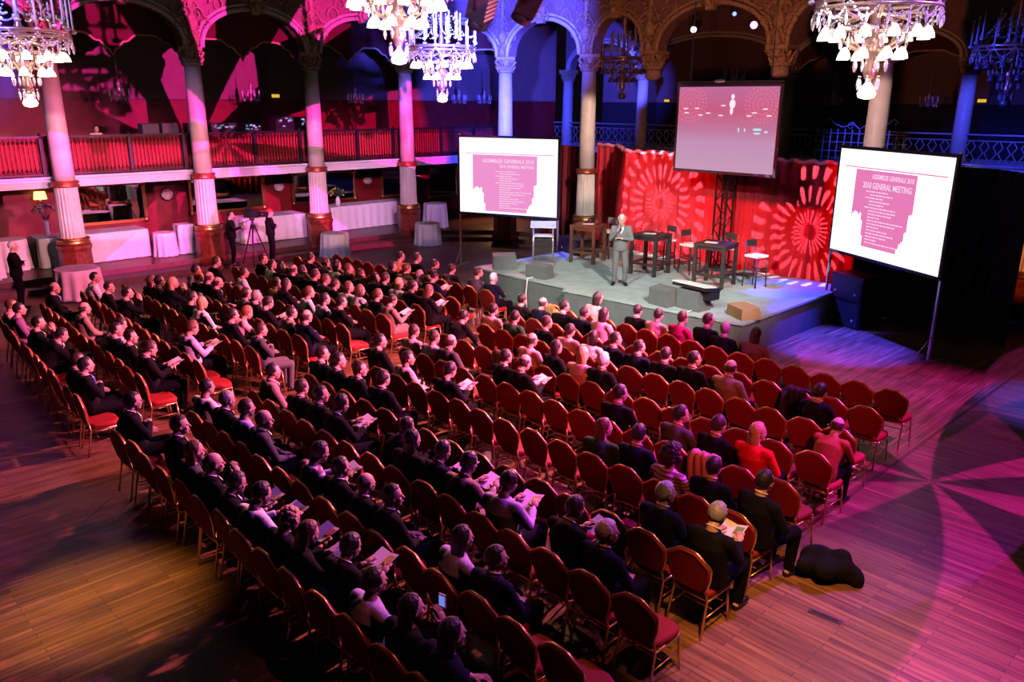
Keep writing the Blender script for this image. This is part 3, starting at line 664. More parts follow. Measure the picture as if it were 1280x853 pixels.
# truss tower carrying the centre screen
t = thing('truss_tower', 'black lattice truss tower in front of the red curtain', 'truss', (-11.75, 19.25, .75))
m = M()
for a in (-.17, .17):
    for b in (-.17, .17): m.cyl((a, b, 0), (a, b, 5.2), .028, n=6)
for k in range(14):
    z = k * .36; s = 1 if k % 2 else -1
    for b in (-.17, .17): m.cyl((-.17 * s, b, z), (.17 * s, b, z + .36), .014, n=5)
    for a in (-.17, .17): m.cyl((a, -.17 * s, z), (a, .17 * s, z + .36), .014, n=5)
m.build('lattice', K['black'], t); m = M(); m.box((0, 0, .015), (.6, .6, .03)); m.build('base_plate', K['black'], t)

# ------------------------------------------------------------------ screens
WH = emis('projected_white', (1, .97, 1, 1), 1.25); PK = emis('projected_pink', rgb(232, 125, 186), 1.0); PW = emis('projected_text', rgb(255, 214, 240), 1.0); PL = emis('projected_line', rgb(235, 130, 190), 1.0)
def text(parent, s, size, x, z, mt, y=-.02, name='lettering', maxw=None):
    c = bpy.data.curves.new(name, 'FONT'); c.body = s; c.size = size; c.extrude = .001; c.materials.append(mt); c.offset = size * .015
    o = link('tmp', c); dg = bpy.context.evaluated_depsgraph_get(); dg.update(); me = bpy.data.meshes.new_from_object(o.evaluated_get(dg)); bpy.data.objects.remove(o)
    wd = max(v.co.x for v in me.vertices) - min(v.co.x for v in me.vertices)
    if maxw and wd > maxw: me.transform(Matrix.Diagonal((maxw / wd, 1, 1, 1)))
    o = link(name, me, parent, (x, y, z)); o.rotation_euler = (PI / 2, 0, 0); return o
def blob(m, cx, cz, y, rs):
    n = len(rs); m.add([(cx + r[0], y, cz + r[1]) for r in rs], [tuple(range(n))])
def screen(pL, pR, z0, z1, lab, which):
    a = Vector((pL[0], pL[1], 0)); b = Vector((pR[0], pR[1], 0)); d = b - a; W = d.length; H = z1 - z0
    t = thing('projection_screen', lab, 'screen', (a.x, a.y, 0), math.atan2(d.y, d.x))
    F = .07
    m = M(); m.box((W / 2, .03, (z0 + z1) / 2), (W, .05, H)); m.build('screen_border', K['screenframe'], t)
    w, h = W - 2 * F, H - 2 * F; x0 = F; zb = z0 + F
    def quad(u0, u1, v0, v1, y, mt, nm): mm = M(); mm.add([(x0 + u0 * w, y, zb + v0 * h), (x0 + u1 * w, y, zb + v0 * h), (x0 + u1 * w, y, zb + v1 * h), (x0 + u0 * w, y, zb + v1 * h)], [(0, 1, 2, 3)]); return mm.build(nm, mt, im)
    if which == 'C':
        m = M(); m.add([(x0, 0, zb), (x0 + w, 0, zb), (x0 + w, 0, zb + h), (x0, 0, zb + h)], [(0, 1, 2, 3)]); im = m.build('projected_image', center_image(), t)
        wh = emis('image_highlight', rgb(250, 235, 245), 1.0); m = M()
        U = lambda u, v: (x0 + u * w, zb + v * h)
        def e(u, v, ru, rv, n=14): cx, cz = U(u, v); m.add([(cx + ru * w * math.cos(2 * PI * k / n), -.004, cz + rv * h * math.sin(2 * PI * k / n)) for k in range(n)], [tuple(range(n))])
        e(.56, .885, .018, .03); e(.56, .80, .03, .055); e(.555, .72, .016, .045)
        for u, v in ((.08, .74), (.2, .745), (.09, .69), (.24, .665), (.32, .69), (.45, .665), (.73, .665), (.78, .70), (.88, .745), (.92, .67), (.47, .78)): e(u, v, .028, .008, 8)
        m.build('image_people', wh, im); m = M()
        e(.64, .50, .008, .03); e(.70, .50, .008, .022); e(.82, .51, .045, .016); e(.82, .465, .035, .012); e(.905, .485, .02, .012)
        m.build('image_monitors', emis('image_cyan', rgb(190, 225, 235), 1.0), im)
        m = M(); m.cyl((W * .12, .05, z1), (W * .12, .05, z1 + 3.4), .012, n=5); m.cyl((W * .88, .05, z1), (W * .88, .05, z1 + 3.4), .012, n=5); m.box((W / 2, .05, z1 + .04), (W, .06, .05)); m.build('hanging_bar', K['black'], t)
        m = M(); m.ell((W * .42, 0, z1 + .06), (.16, .06, .05), 10, 6); m.build('clamp', K['steel'], t)
        return t
    m = M(); m.add([(x0, 0, zb), (x0 + w, 0, zb), (x0 + w, 0, zb + h), (x0, 0, zb + h)], [(0, 1, 2, 3)]); im = m.build('projected_image', WH, t)
    if which == 'R':
        pu0, pu1, pv0, pv1 = .18, .73, .10, .82
    else: pu0, pu1, pv0, pv1 = .14, .80, .03, .78
    quad(pu0, pu1, pv0, pv1, -.004, PK if which == 'R' else emis('projected_light_pink', rgb(240, 148, 208), 1.0), 'pink_panel')
    quad(.06, .96, pv1 + .012, pv1 + .022, -.004, PL, 'rule_line')
    # white skyline cut into the panel's lower corners
    rr = random.Random(5)
    for side in (0, 1):
        m = M()
        n = 9
        for k in range(n):
            u0 = (pu0 - .005 + k * .017) if side == 0 else (pu1 + .005 - (k + 1) * .017)
            hh = ((.27, .29, .30, .29, .28, .29, .26, .10, .0) if side == 0 else (.36, .34, .22, .12, .10, .05, 0, 0, 0))[k] * (1 + rr.uniform(-.08, .08))
            if hh < .02: continue
            m.add([(x0 + u0 * w, -.008, zb + (pv0 - .01) * h), (x0 + (u0 + .018) * w, -.008, zb + (pv0 - .01) * h), (x0 + (u0 + .018) * w, -.008, zb + (pv0 + hh) * h), (x0 + (u0 + .006) * w, -.008, zb + (pv0 + hh * 1.04) * h), (x0 + u0 * w, -.008, zb + (pv0 + hh * .97) * h)], [(0, 1, 2, 3, 4)])
        m.build('white_skyline', WH, im)
    T = lambda s, size, u, v, mw: text(im, s, size * h, x0 + u * w, zb + v * h, PW, -.01, maxw=mw * w)
    if which == 'R':
        T('ASSEMBLEE GENERALE 2010', .060, .34, .745, .37); T('2010 GENERAL MEETING', .078, .26, .655, .44)
        L0, L1 = .30, .62
    else:
        T('ASSEMBLEE GENERALE 2010', .068, .24, .68, .53); T('2010 GENERAL MEETING', .055, .42, .615, .35); L0, L1 = .38, .56
    m = M(); rr = random.Random(9)      # unreadable lines of the programme
    for k in range(17):
        v = L1 - k * .030
        if v < pv0 + .03: break
        u0 = L0 + (.0 if k in (0, 2, 5) else .04); ln = rr.uniform(.10, .30)
        u = u0
        while u < u0 + ln:
            q = rr.uniform(.012, .04); m.add([(x0 + u * w, -.01, zb + v * h), (x0 + (u + q) * w, -.01, zb + v * h), (x0 + (u + q) * w, -.01, zb + (v + .011) * h), (x0 + u * w, -.01, zb + (v + .011) * h)], [(0, 1, 2, 3)]); u += q + .006
    m.build('programme_lines', PW, im)
    for xx in (.04, W - .04):
        m = M(); m.box((xx, .06, (z1 + 0.05) / 2), (.045, .045, z1)); m.box((xx, .06, .03), (.05, .95, .04)); m.cyl((xx, -.35, .04), (xx, .05, .55), .012, n=5); m.build('stand_pole', K['steel'], t)
    return t
def center_image():
    m = bpy.data.materials.new('projected_stage_picture'); m.use_nodes = True; nt = m.node_tree; nt.nodes.clear(); H = NT(nt)
    tc = H.n('ShaderNodeTexCoord'); sp = H.n('ShaderNodeSeparateXYZ'); nt.links.new(tc.outputs['Generated'], sp.inputs[0]); u, v = sp.outputs[0], sp.outputs[2]
    def burst(cu, cv, R_):
        x = H.m('SUBTRACT', u, cu); y = H.m('MULTIPLY', H.m('SUBTRACT', v, cv), .75); r = H.m('SQRT', H.m('ADD', H.m('MULTIPLY', x, x), H.m('MULTIPLY', y, y))); a = H.m('ARCTAN2', y, x)
        s = H.m('GREATER_THAN', H.m('SINE', H.m('ADD', H.m('MULTIPLY', a, 26.0), H.m('MULTIPLY', r, 40.0))), 0.0); s2 = H.m('GREATER_THAN', H.m('SINE', H.m('MULTIPLY', r, 160.0)), -0.4)
        return H.m('MULTIPLY', H.m('MULTIPLY', s, s2), H.m('LESS_THAN', r, R_))
    b = H.m('ADD', burst(.13, .80, .17), burst(.85, .80, .17))
    rp = H.n('ShaderNodeValToRGB'); nt.links.new(v, rp.inputs[0]); e = rp.color_ramp.elements
    e[0].position = 0; e[0].color = rgb(206, 158, 190); e[1].position = 1; e[1].color = rgb(196, 112, 160)
    for p, c in ((.35, rgb(200, 148, 186)), (.50, rgb(200, 122, 160)), (.72, rgb(206, 96, 134))):
        q = e.new(p); q.color = c
    mx = H.n('ShaderNodeMix', data_type='RGBA'); nt.links.new(H.m('MULTIPLY', b, .8), mx.inputs[0]); nt.links.new(rp.outputs[0], mx.inputs[6]); mx.inputs[7].default_value = rgb(240, 120, 150)
    em = H.n('ShaderNodeEmission'); nt.links.new(mx.outputs[2], em.inputs[0]); em.inputs[1].default_value = .95; o = H.n('ShaderNodeOutputMaterial'); nt.links.new(em.outputs[0], o.inputs[0]); return m
screen((-19.62, 16.55), (-16.45, 17.8), 1.68, 4.10, 'white projection screen with pink programme slide, left of stage', 'L')
screen((-12.6, 18.0), (-9.68, 18.0), 3.38, 5.54, 'projection screen hung over the stage showing the live picture', 'C')
screen((-8.5, 18.7), (-5.38, 17.0), 1.72, 4.18, 'white projection screen with pink programme slide, right of stage', 'R')

# ------------------------------------------------------------------ stage furniture
def high_table(x, y, rz, w, lab, mt=K['darkwood']):
    t = thing('high_table', lab, 'table', (x, y, .75), rz, 'high tables on the stage'); H = 1.06
    m = M(); m.box((0, 0, H - .03), (w, w, .06)); m.box((0, 0, H - .10), (w - .1, w - .1, .09)); m.build('tabletop', mt, t)
    for a in (-1, 1):
        for b in (-1, 1): m = M(); m.box((a * (w / 2 - .045), b * (w / 2 - .045), (H - .06) / 2), (.08, .08, H - .06)); m.build('leg', mt, t)
    m = M()
    for a in (-1, 1): m.box((a * (w / 2 - .045), 0, .3), (.05, w - .1, .06)); m.box((0, a * (w / 2 - .045), .3), (w - .1, .05, .06))
    m.build('stretcher', mt, t); return t
def bar_stool(x, y, rz, lab, mt=K['darkwood']):
    t = thing('bar_stool', lab, 'stool', (x, y, .75), rz, 'bar stools on the stage')
    m = M(); m.box((0, 0, .765), (.40, .40, .05)); m.ell((0, 0, .79), (.205, .205, .025), 16, 6); m.build('seat', K['whiteseat'], t)
    for a in (-1, 1):
        for b in (-1, 1): m = M(); m.tube([(a * .20, b * .20, 0), (a * .17, b * .17, .74)] + ([(a * .17, -.20, 1.12)] if b < 0 else []), .018, 6); m.build('leg', mt, t)
    m = M(); m.prism([(-.18, 0), (.18, 0), (.18, .16), (-.18, .16)], (0, -.19, .98), (1, 0, 0), (0, -.1, 1), (0, 1, 0), .025); m.build('back_rest', mt, t)
    m = M()
    for z, q in ((.28, .19), (.42, .185)):
        for s in (-1, 1): m.cyl((-q, s * q, z), (q, s * q, z), .012, n=5); m.cyl((s * q, -q, z), (s * q, q, z), .012, n=5)
    m.build('foot_rail', mt, t); return t
high_table(-14.75, 17.2, .25, .78, 'brown high table left on stage, holding a microphone', K['brownwood'])
high_table(-12.55, 17.15, .1, .80, 'dark high table in the middle of the stage')
high_table(-10.62, 17.2, .15, .82, 'dark high table at the right of the stage')
bar_stool(-14.75, 18.1, PI, 'white topped bar stool behind the brown high table')
bar_stool(-12.75, 18.1, PI * .9, 'white topped bar stool behind the middle high table')
bar_stool(-11.85, 17.95, -PI * .55, 'white topped bar stool between the middle and right high tables')
bar_stool(-10.95, 18.15, PI * .92, 'white topped bar stool just behind the right high table')
bar_stool(-9.85, 17.8, -PI * .55, 'white topped bar stool right of the right high table')
t = thing('lectern', 'clear acrylic lectern on the left of the stage', 'lectern', (-15.35, 16.0, .75), .75)
m = M()
for a in (-1, 1):
    for b in (-1, 1): m.cyl((a * .27, b * .16, 0), (a * .27, b * .16, 1.1), .025, n=8)
m.box((0, 0, .05), (.62, .42, .04)); m.build('chrome_posts', K['steel'], t)
m = M(); m.box((0, 0, 1.1), (.70, .48, .035), mat=Matrix.Rotation(.2, 3, 'X')); m.build('sloped_top', K['whiteseat'], t)
m = M(); m.box((0, 0, .80), (.56, .36, .03)); m.build('shelf', K['whiteseat'], t)
m = M(); m.box((0, -.17, .42), (.50, .015, .60)); m.build('front_panel', K['acryl'], t)
def wedge(x, y, rz, w, d, h, lab, top=K['stageside'], z=.75, tilt=.6):
    t = thing('stage_monitor', lab, 'loudspeaker', (x, y, z), rz, 'wedge monitors on the stage')
    m = M(); m.prism([(-d / 2, 0), (d / 2, 0), (d / 2 * tilt, h), (-d / 2, h * .9)], (-w / 2, 0, 0), (0, 1, 0), (0, 0, 1), (1, 0, 0), w); m.build('cabinet', top, t)
    m = M(); m.prism([(d / 2 + .008, .03), (d / 2 * tilt + .012, h - .03), (d / 2 * tilt, h - .03), (d / 2 - .01, .03)], (-w / 2 + .03, 0, 0), (0, 1, 0), (0, 0, 1), (1, 0, 0), w - .06); m.build('grille', K['black'], t); return t
wedge(-14.15, 14.65, .1, .62, .4, .36, 'grey box monitor on the stage left of the presenter')
t = wedge(-15.6, 14.75, .9, .62, .42, .42, 'leaning grey monitor at the left front corner of the stage')
wedge(-10.25, 14.62, -.15, .55, .42, .42, 'grey monitor at the stage front beside the white topped one')
wedge(-8.45, 15.0, -.5, .6, .5, .26, 'tan topped flat monitor at the right front corner of the stage', mat('tan_cabinet', (.45, .27, .14, 1), .6))
t = thing('comfort_monitor', 'grey cabinet with a white tilted top at the stage front', 'monitor', (-9.6, 14.8, .75), -.1)
m = M(); m.box((0, 0, .22), (.62, .42, .44)); m.build('cabinet', K['stageside'], t); m = M(); m.box((.03, .03, .50), (.92, .52, .07), mat=Matrix.Rotation(-.12, 3, 'X')); m.box((.3, .1, .36), (.35, .35, .2)); m.build('display_back', K['black'], t)
m = M(); m.box((.0, -.02, .555), (.92, .40, .03), mat=Matrix.Rotation(-.12, 3, 'X')); m.build('white_top', K['paper'], t)
for (x, y, w, h, z, lab) in ((-7.75, 18.9, .95, .62, 0, 'black subwoofer on the floor right of the stage, lower of the stack'), (-7.75, 18.9, .95, .6, .63, 'black subwoofer right of the stage, top of the stack, lit blue'), (-15.9, 18.1, 1.1, .45, .75, 'black flight case behind the lectern, lit blue')):
    t = thing('subwoofer' if 'sub' in lab else 'flight_case', lab, 'loudspeaker' if 'sub' in lab else 'case', (x, y, z), -.35)
    m = M(); m.box((0, 0, h / 2), (w, .75, h)); m.build('cabinet', K['black'], t)
    m = M(); m.box((0, -.38, h / 2), (w - .08, .02, h - .08)); m.build('grille', mat('speaker_grille', (.02, .02, .022, 1), .6), t)
    m = M(); m.ell((.3, -.4, h * .3), (.04, .02, .04), 10, 6); m.ell((-.3, -.4, h * .3), (.04, .02, .04), 10, 6); m.build('corner_knob', K['steel'], t)
def small_things(x, y, lab):
    o = M().box((x, y, 1.816), (.30, .21, .008), rot=.4).build('notepad', K['paper']); tag(o, 'white notepad lying on ' + lab, 'notepad')
    for k, (dx, dy) in enumerate(((.2, .1), (-.15, .22))):
        m = M(); m.lathe([(.025, 0), (.03, .1), (.028, .14), (.012, .16), (.012, .19)], 10, c=(x + dx, y + dy, 1.81)); o = m.build('water_bottle', K['acryl']); tag(o, ('left' if k else 'right') + ' clear water bottle standing on ' + lab, 'bottle')
small_things(-12.55, 17.1, 'the middle high table'); small_things(-10.7, 17.1, 'the right high table'); small_things(-14.75, 17.2, 'the brown high table')
t = thing('desk_microphone', 'thin black microphone on boom arm on the brown high table', 'microphone', (-14.9, 17.25, 1.81)); m = M(); m.cyl((0, 0, 0), (0, 0, .02), .07, n=12); m.tube([(0, 0, .02), (.1, 0, .12), (.5, 0, .32)], .009, 5); m.build('boom', K['black'], t); m = M(); m.ell((.54, 0, .34), (.05, .03, .03), 8, 6); m.build('capsule', K['black'], t)
# balcony equipment
def gear(y, w, h, kind, lab, z=4.14):
    t = thing({'s': 'control_monitor', 'm': 'mixing_desk', 'r': 'equipment_rack'}[kind], lab, 'equipment', (-26.35, y, 3.0))
    m = M(); m.box((0, 0, 1.05), (.7, w + .15, .05))
    for a in (-.3, .3):
        for b in (-w / 2, w / 2): m.cyl((a, b, 0), (a, b, 1.03), .025, n=6)
    m.build('desk_stand', K['black'], t)
    m = M(); m.box((0, 0, 1.08 + h / 2), (.4, w, h)); m.build('housing', K['black'] if kind != 's' else mat('grey_case', (.12, .09, .12, 1), .6), t)
    if kind != 's':
        rr = random.Random(int(y * 10)); m = M(); m2 = M()
        for k in range(10):
            (m if k % 2 else m2).box((.205, rr.uniform(-w * .42, w * .42), 1.08 + rr.uniform(h * .25, h * .85)), (.02, rr.uniform(.03, .12), rr.uniform(.03, .07)))
        m.build('lit_displays', emis('display_lilac', rgb(215, 170, 240), .9), t); m2.build('lit_buttons', emis('display_green', rgb(120, 150, 190), .6), t)
gear(9.75, .5, .30, 's', 'grey cased monitor on the balcony, left of two'); gear(10.35, .5, .30, 's', 'grey cased monitor on the balcony, right of two')
gear(11.2, .6, .3, 'm', 'dark equipment with lit displays left of the balcony column'); gear(12.1, .9, .28, 'm', 'mixing desk with lit displays on the balcony, in magenta light'); gear(13.1, .6, .26, 'r', 'low equipment rack on the balcony between the desk and the tall racks')
gear(14.3, .7, .50, 'r', 'tall equipment rack with many lights on the balcony'); gear(15.15, .6, .45, 'r', 'equipment rack at the right end of the balcony desk row')
# ------------------------------------------------------------------ banquet chairs
def make_chair():
    t = thing('banquet_chair', '', 'chair')
    m = M()     # cushion
    rr = []
    for z, k in ((.405, .94), (.42, 1.0), (.455, 1.0), (.475, .95), (.485, .80)):
        ring = []
        for j in range(24):
            a = 2 * PI * j / 24; c, s = math.cos(a), math.sin(a); q = (abs(c) ** 5 + abs(s) ** 5) ** (-.2)
            ring.append((c * q * (.215 - .012 * (s < 0)) * k, s * q * .215 * k + .02, z))
        rr.append(ring)
    m.rings(rr); m.build('seat', K['chairred'], t)
    prof = [(-.17, .50), (-.195, .56), (-.232, .68), (-.242, .785), (-.232, .815), (-.10, .912), (-.07, .922), (.07, .922), (.10, .912), (.232, .815), (.242, .785), (.232, .68), (.195, .56), (.17, .50), (.08, .488), (-.08, .488)]
    yb = lambda z: -.205 - .16 * (z - .48)
    m = M(); cx, cz = 0, .70; rr = []
    for off, k in ((-.026, .90), (-.030, .96), (-.022, 1.0), (.018, 1.0), (.034, .95), (.040, .80), (.043, .4)):
        rr.append([(cx + (x - cx) * k, yb(cz + (z - cz) * k) + off, cz + (z - cz) * k) for x, z in prof])
    m.rings(rr); m.build('backrest', K['chairred'], t)
    m = M(); pts = [(x * 1.03, yb(z) - .004, .70 + (z - .70) * 1.04) for x, z in prof]; m.tube(pts[:14] , .0145, 6)
    m.build('back_frame', K['chairgold'], t)
    m = M(); m.tube([(-.2, -.17, .395), (-.2, .2, .395), (.2, .2, .395), (.2, -.17, .395), (-.2, -.17, .395)], .014, 6); m.cyl((-.2, .1, .28), (.2, .1, .28), .008, n=5); m.cyl((-.2, -.1, .28), (.2, -.1, .28), .008, n=5)
    for a in (-.2, .2): m.cyl((a, .19, .22), (a, -.19, .22), .008, n=5)
    m.build('seat_frame', K['chairgold'], t)
    for a in (-1, 1):
        m = M(); m.tube([(a * .195, .19, .395), (a * .21, .225, .0)], .0135, 6); m.build('leg', K['chairgold'], t)
        m = M(); m.tube([(a * .18, -.205, .52), (a * .195, -.19, .40), (a * .205, -.27, .0)], .0135, 6); m.build('leg', K['chairgold'], t)
    return t
R_end = [-4.28, -4.24, -4.12, -4.0, -3.9, -3.84, -3.78, -3.68, -3.63, -3.60]
R_beg = [-11.4, -11.38, -11.22, -11.2, -11.0, -10.97, -10.88, -10.75, -10.60, -10.60]
L_end = [-13.48, -13.45, -13.42, -13.24, -13.14, -13.05, -12.95, -12.81, -12.74, -12.40]
L_n = [13, 14, 14, 14, 14, 14, 14, 14, 13, 12]
def tline(s, k):
    b = 12.15 - 1.02 * (k + max(0, k - 5) * -.022)
    return b + 1.02 * (k - 2.3) * .0075 * (-12 - s) if s < -12 else b
def seat_s(k, blk, j):
    if blk == 'R': return R_beg[k] + (R_end[k] - R_beg[k]) * j / 14
    return L_end[k] - .507 * (L_n[k] - 1 - j)
ORD = ['first', 'second', 'third', 'fourth', 'fifth', 'sixth', 'seventh', 'eighth', 'ninth', 'tenth', 'eleventh', 'twelfth', 'thirteenth', 'fourteenth', 'fifteenth']
ROW = ['front row', 'row two from stage', 'row three from stage', 'row four from stage', 'row five from stage', 'row six from stage', 'row seven from stage', 'row eight from stage', 'row nine from stage', 'last row']
def place_words(k, blk, j):
    if blk == 'R': return '%s, %s seat right of the aisle' % (ROW[k], ORD[j])
    return '%s, %s seat left of the aisle' % (ROW[k], ORD[L_n[k] - 1 - j])
PEOPLE = '''0L5 kO0 0.20 -0.12
0L6 dK0 0.12 0.29
0L8 dK0 -0.02 -0.12
0L9 dG0 0.20 -0.12
0L11 dG0 0.09 -0.12
0L12 wN1 0.03 -0.02
0R2 KP0 0.14 -0.12
0R4 kK0 0.10 -0.04
0R5 kP0 0.13 -0.12
0R6 dM0 0.20 -0.12
0R7 dK0 0.08 0.28
0R8 gK0 0.02 -0.12
0R9 KU0 0.18 -0.12
1L8 kN0 -0.01 -0.04
1L9 bT0 0.20 -0.12
1L10 gG4 0.20 -0.12
1L11 kN2 0.08 -0.03
1R0 kK0 -0.13 -0.12
1R1 nN0 -0.16 0.08
1R2 kK0 -0.16 0.30
1R3 kN0 -0.11 0.23
1R4 KP0 -0.16 0.30
2L3 kK0 0.20 0.26
2L5 dG0 0.20 -0.12
2L6 KW0 0.20 -0.12
2L7 bK0 0.20 -0.11
2L8 kK0 0.20 -0.12
2L9 kN0 0.20 -0.00
2L10 dK0 0.08 -0.03
2L11 YW0 0.20 -0.12
2L12 kK0 0.20 -0.12
2L13 BD2 0.20 -0.12
2R0 kP0 -0.02 -0.12
2R1 kV0 0.16 -0.12
2R3 dK0 -0.14 -0.12
2R4 kP0 -0.03 -0.12
2R5 KW0 0.03 -0.12
2R6 kN0 -0.16 0.12
2R7 kN0 -0.16 0.12
2R8 kK0 -0.07 0.06
2R9 kK0 -0.04 0.09
2R10 nT0 0.20 0.09
2R13 kN0 -0.02 0.28
3L2 dK0 -0.09 0.06
3L3 KW0 -0.10 0.02
3L4 KD0 -0.02 -0.08
3L5 nK0 -0.16 0.11
3L6 kK0 -0.05 -0.06
3L7 dN0 -0.16 0.12
3L8 bG0 -0.10 0.00
3L9 dK0 -0.14 -0.10
3L10 BW0 -0.05 -0.12
3L11 BW0 -0.16 -0.11
3L12 bD0 -0.16 0.11
3L13 kT2 -0.00 -0.10
3R0 kK3 -0.16 -0.01
3R4 nP0 -0.11 -0.02
3R5 KD0 -0.01 -0.03
3R6 YP0 0.17 -0.12
3R7 wK0 0.02 -0.12
3R14 nE3 0.00 0.10
4L1 dK0 -0.06 -0.12
4L4 dW0 -0.08 -0.12
4L7 kO0 0.05 -0.12
4L8 KD1 -0.16 -0.06
4L10 bW0 -0.11 -0.12
4L11 kL0 0.08 -0.12
4L12 kK1 0.14 -0.01
4R0 dP0 -0.16 -0.12
4R1 dL0 -0.05 -0.12
4R2 nG0 -0.15 -0.12
4R4 kK0 0.20 0.12
4R5 nK2 0.20 -0.12
4R9 kK0 -0.09 0.00
4R11 kG0 -0.08 -0.04
4R12 dK0 -0.07 0.12
4R13 YR0 -0.07 0.29
5L2 kS0 0.03 0.28
5L3 rD0 0.18 -0.12
5L4 nK0 -0.01 0.04
5L5 nK0 0.10 -0.05
5L8 dG4 0.02 -0.12
5L9 gK0 -0.16 -0.04
5L10 kK2 -0.16 -0.11
5L12 kT0 -0.13 -0.12
5L13 nN1 -0.01 -0.12
5R0 kK0 0.20 0.13
5R2 kP0 0.06 -0.12
5R4 kD2 0.04 -0.12
5R10 BV0 -0.01 -0.11
5R11 kN0 -0.16 0.22
5R12 aS0 0.01 -0.11
5R13 kK0 -0.01 0.06
5R14 kK0 0.20 0.02
6L2 BD0 0.20 -0.09
6L3 kD0 0.20 -0.08
6L4 YD4 -0.02 0.30
6L6 kK3 0.20 -0.12
6L7 kD0 -0.01 -0.12
6L8 YW0 -0.02 -0.12
6L10 rP3 0.20 0.08
6L11 kK0 -0.16 -0.12
6L13 dG1 0.05 -0.11
6R0 dK0 -0.16 0.06
6R1 kK0 -0.12 -0.00
6R2 dK0 -0.16 0.14
6R3 kK0 0.13 0.04
6R13 wN0 -0.03 0.09
6R14 gK2 0.14 0.04
7L0 kW0 -0.07 0.02
7L2 dK0 -0.01 0.00
7L4 kK4 0.20 0.06
7L11 bL2 0.20 -0.05
7R0 kT0 0.20 -0.03
7R2 dK0 -0.16 -0.00
7R3 kK0 -0.15 0.01
7R4 kK2 -0.09 -0.10
7R6 dK3 -0.08 0.03
7R7 KD0 0.08 -0.12
7R8 kN2 -0.11 0.10
7R9 kT2 -0.03 -0.05
7R10 dL2 0.20 -0.04
7R12 dK2 -0.11 0.20
7R13 wN0 -0.04 -0.04
8L0 nK0 -0.16 -0.01 tie
8L4 nT0 0.20 -0.01
8L7 kP3 -0.16 -0.01
8L8 kK0 0.20 -0.02
8L9 kK0 0.20 0.15
8L11 dK2 0.17 0.08
8R0 kW1 -0.16 -0.01
8R1 gK0 0.11 -0.03
8R2 dL0 0.12 0.03
8R3 nG0 0.20 -0.04
8R6 kS2 -0.10 -0.09
8R7 kK0 -0.16 -0.04
8R8 nK0 -0.10 -0.10
8R9 kK0 -0.13 -0.10
8R11 KL0 0.07 -0.12
8R12 kN0 -0.04 -0.07
9L0 bP0 0.05 -0.12
9L1 kU0 0.20 -0.07
9L4 kK4 -0.03 0.04
9L5 kK3 0.20 -0.12
9L9 dK0 0.11 0.04
9L10 kK1 0.20 -0.01 tie
9R0 kK1 -0.16 -0.03
9R2 kK0 0.16 0.24
9R4 BG0 -0.08 -0.12
9R5 nK4 -0.08 -0.12
9R6 kK2 -0.14 -0.12
9R7 kW2 -0.08 -0.09
9R8 yD2 0.03 -0.08
9R9 BD2 -0.16 -0.12
9R10 kK2 -0.16 0.17
9R11 kL0 0.08 -0.12
9R12 KD4 0.10 -0.12
9R13 KN0 0.11 -0.12'''.strip().split('\n')
PE = {}
for ln in PEOPLE:
    a, b, ds, dt, *rest = ln.split(); PE[(int(a[0]), a[1], int(a[2:]))] = (b, float(ds), float(dt), rest)
jit = random.Random(11)
chair0 = make_chair(); first = True; CHPOS = {}
for k in range(10):
    for blk in 'LR':
        n = 15 if blk == 'R' else L_n[k]
        for j in range(n):
            s = seat_s(k, blk, j); y = tline(s, k) + .27
            tw = math.atan(-(k - 2.3) * .0075 * 1.02) if blk == 'L' else 0
            c = chair0 if first else copy_tree(chair0); first = False
            occ = (k, blk, j) in PE
            c.location = (s + jit.uniform(-.012, .012), y + jit.uniform(-.025, .025), 0); c.rotation_euler = (0, 0, tw + jit.uniform(-.05, .05))
            tag(c, 'red banquet chair, %s, %s' % (place_words(k, blk, j), 'occupied' if occ else 'empty'), 'chair', 'red banquet chairs of the audience')
            CHPOS[(k, blk, j)] = (s, y, c.rotation_euler[2])
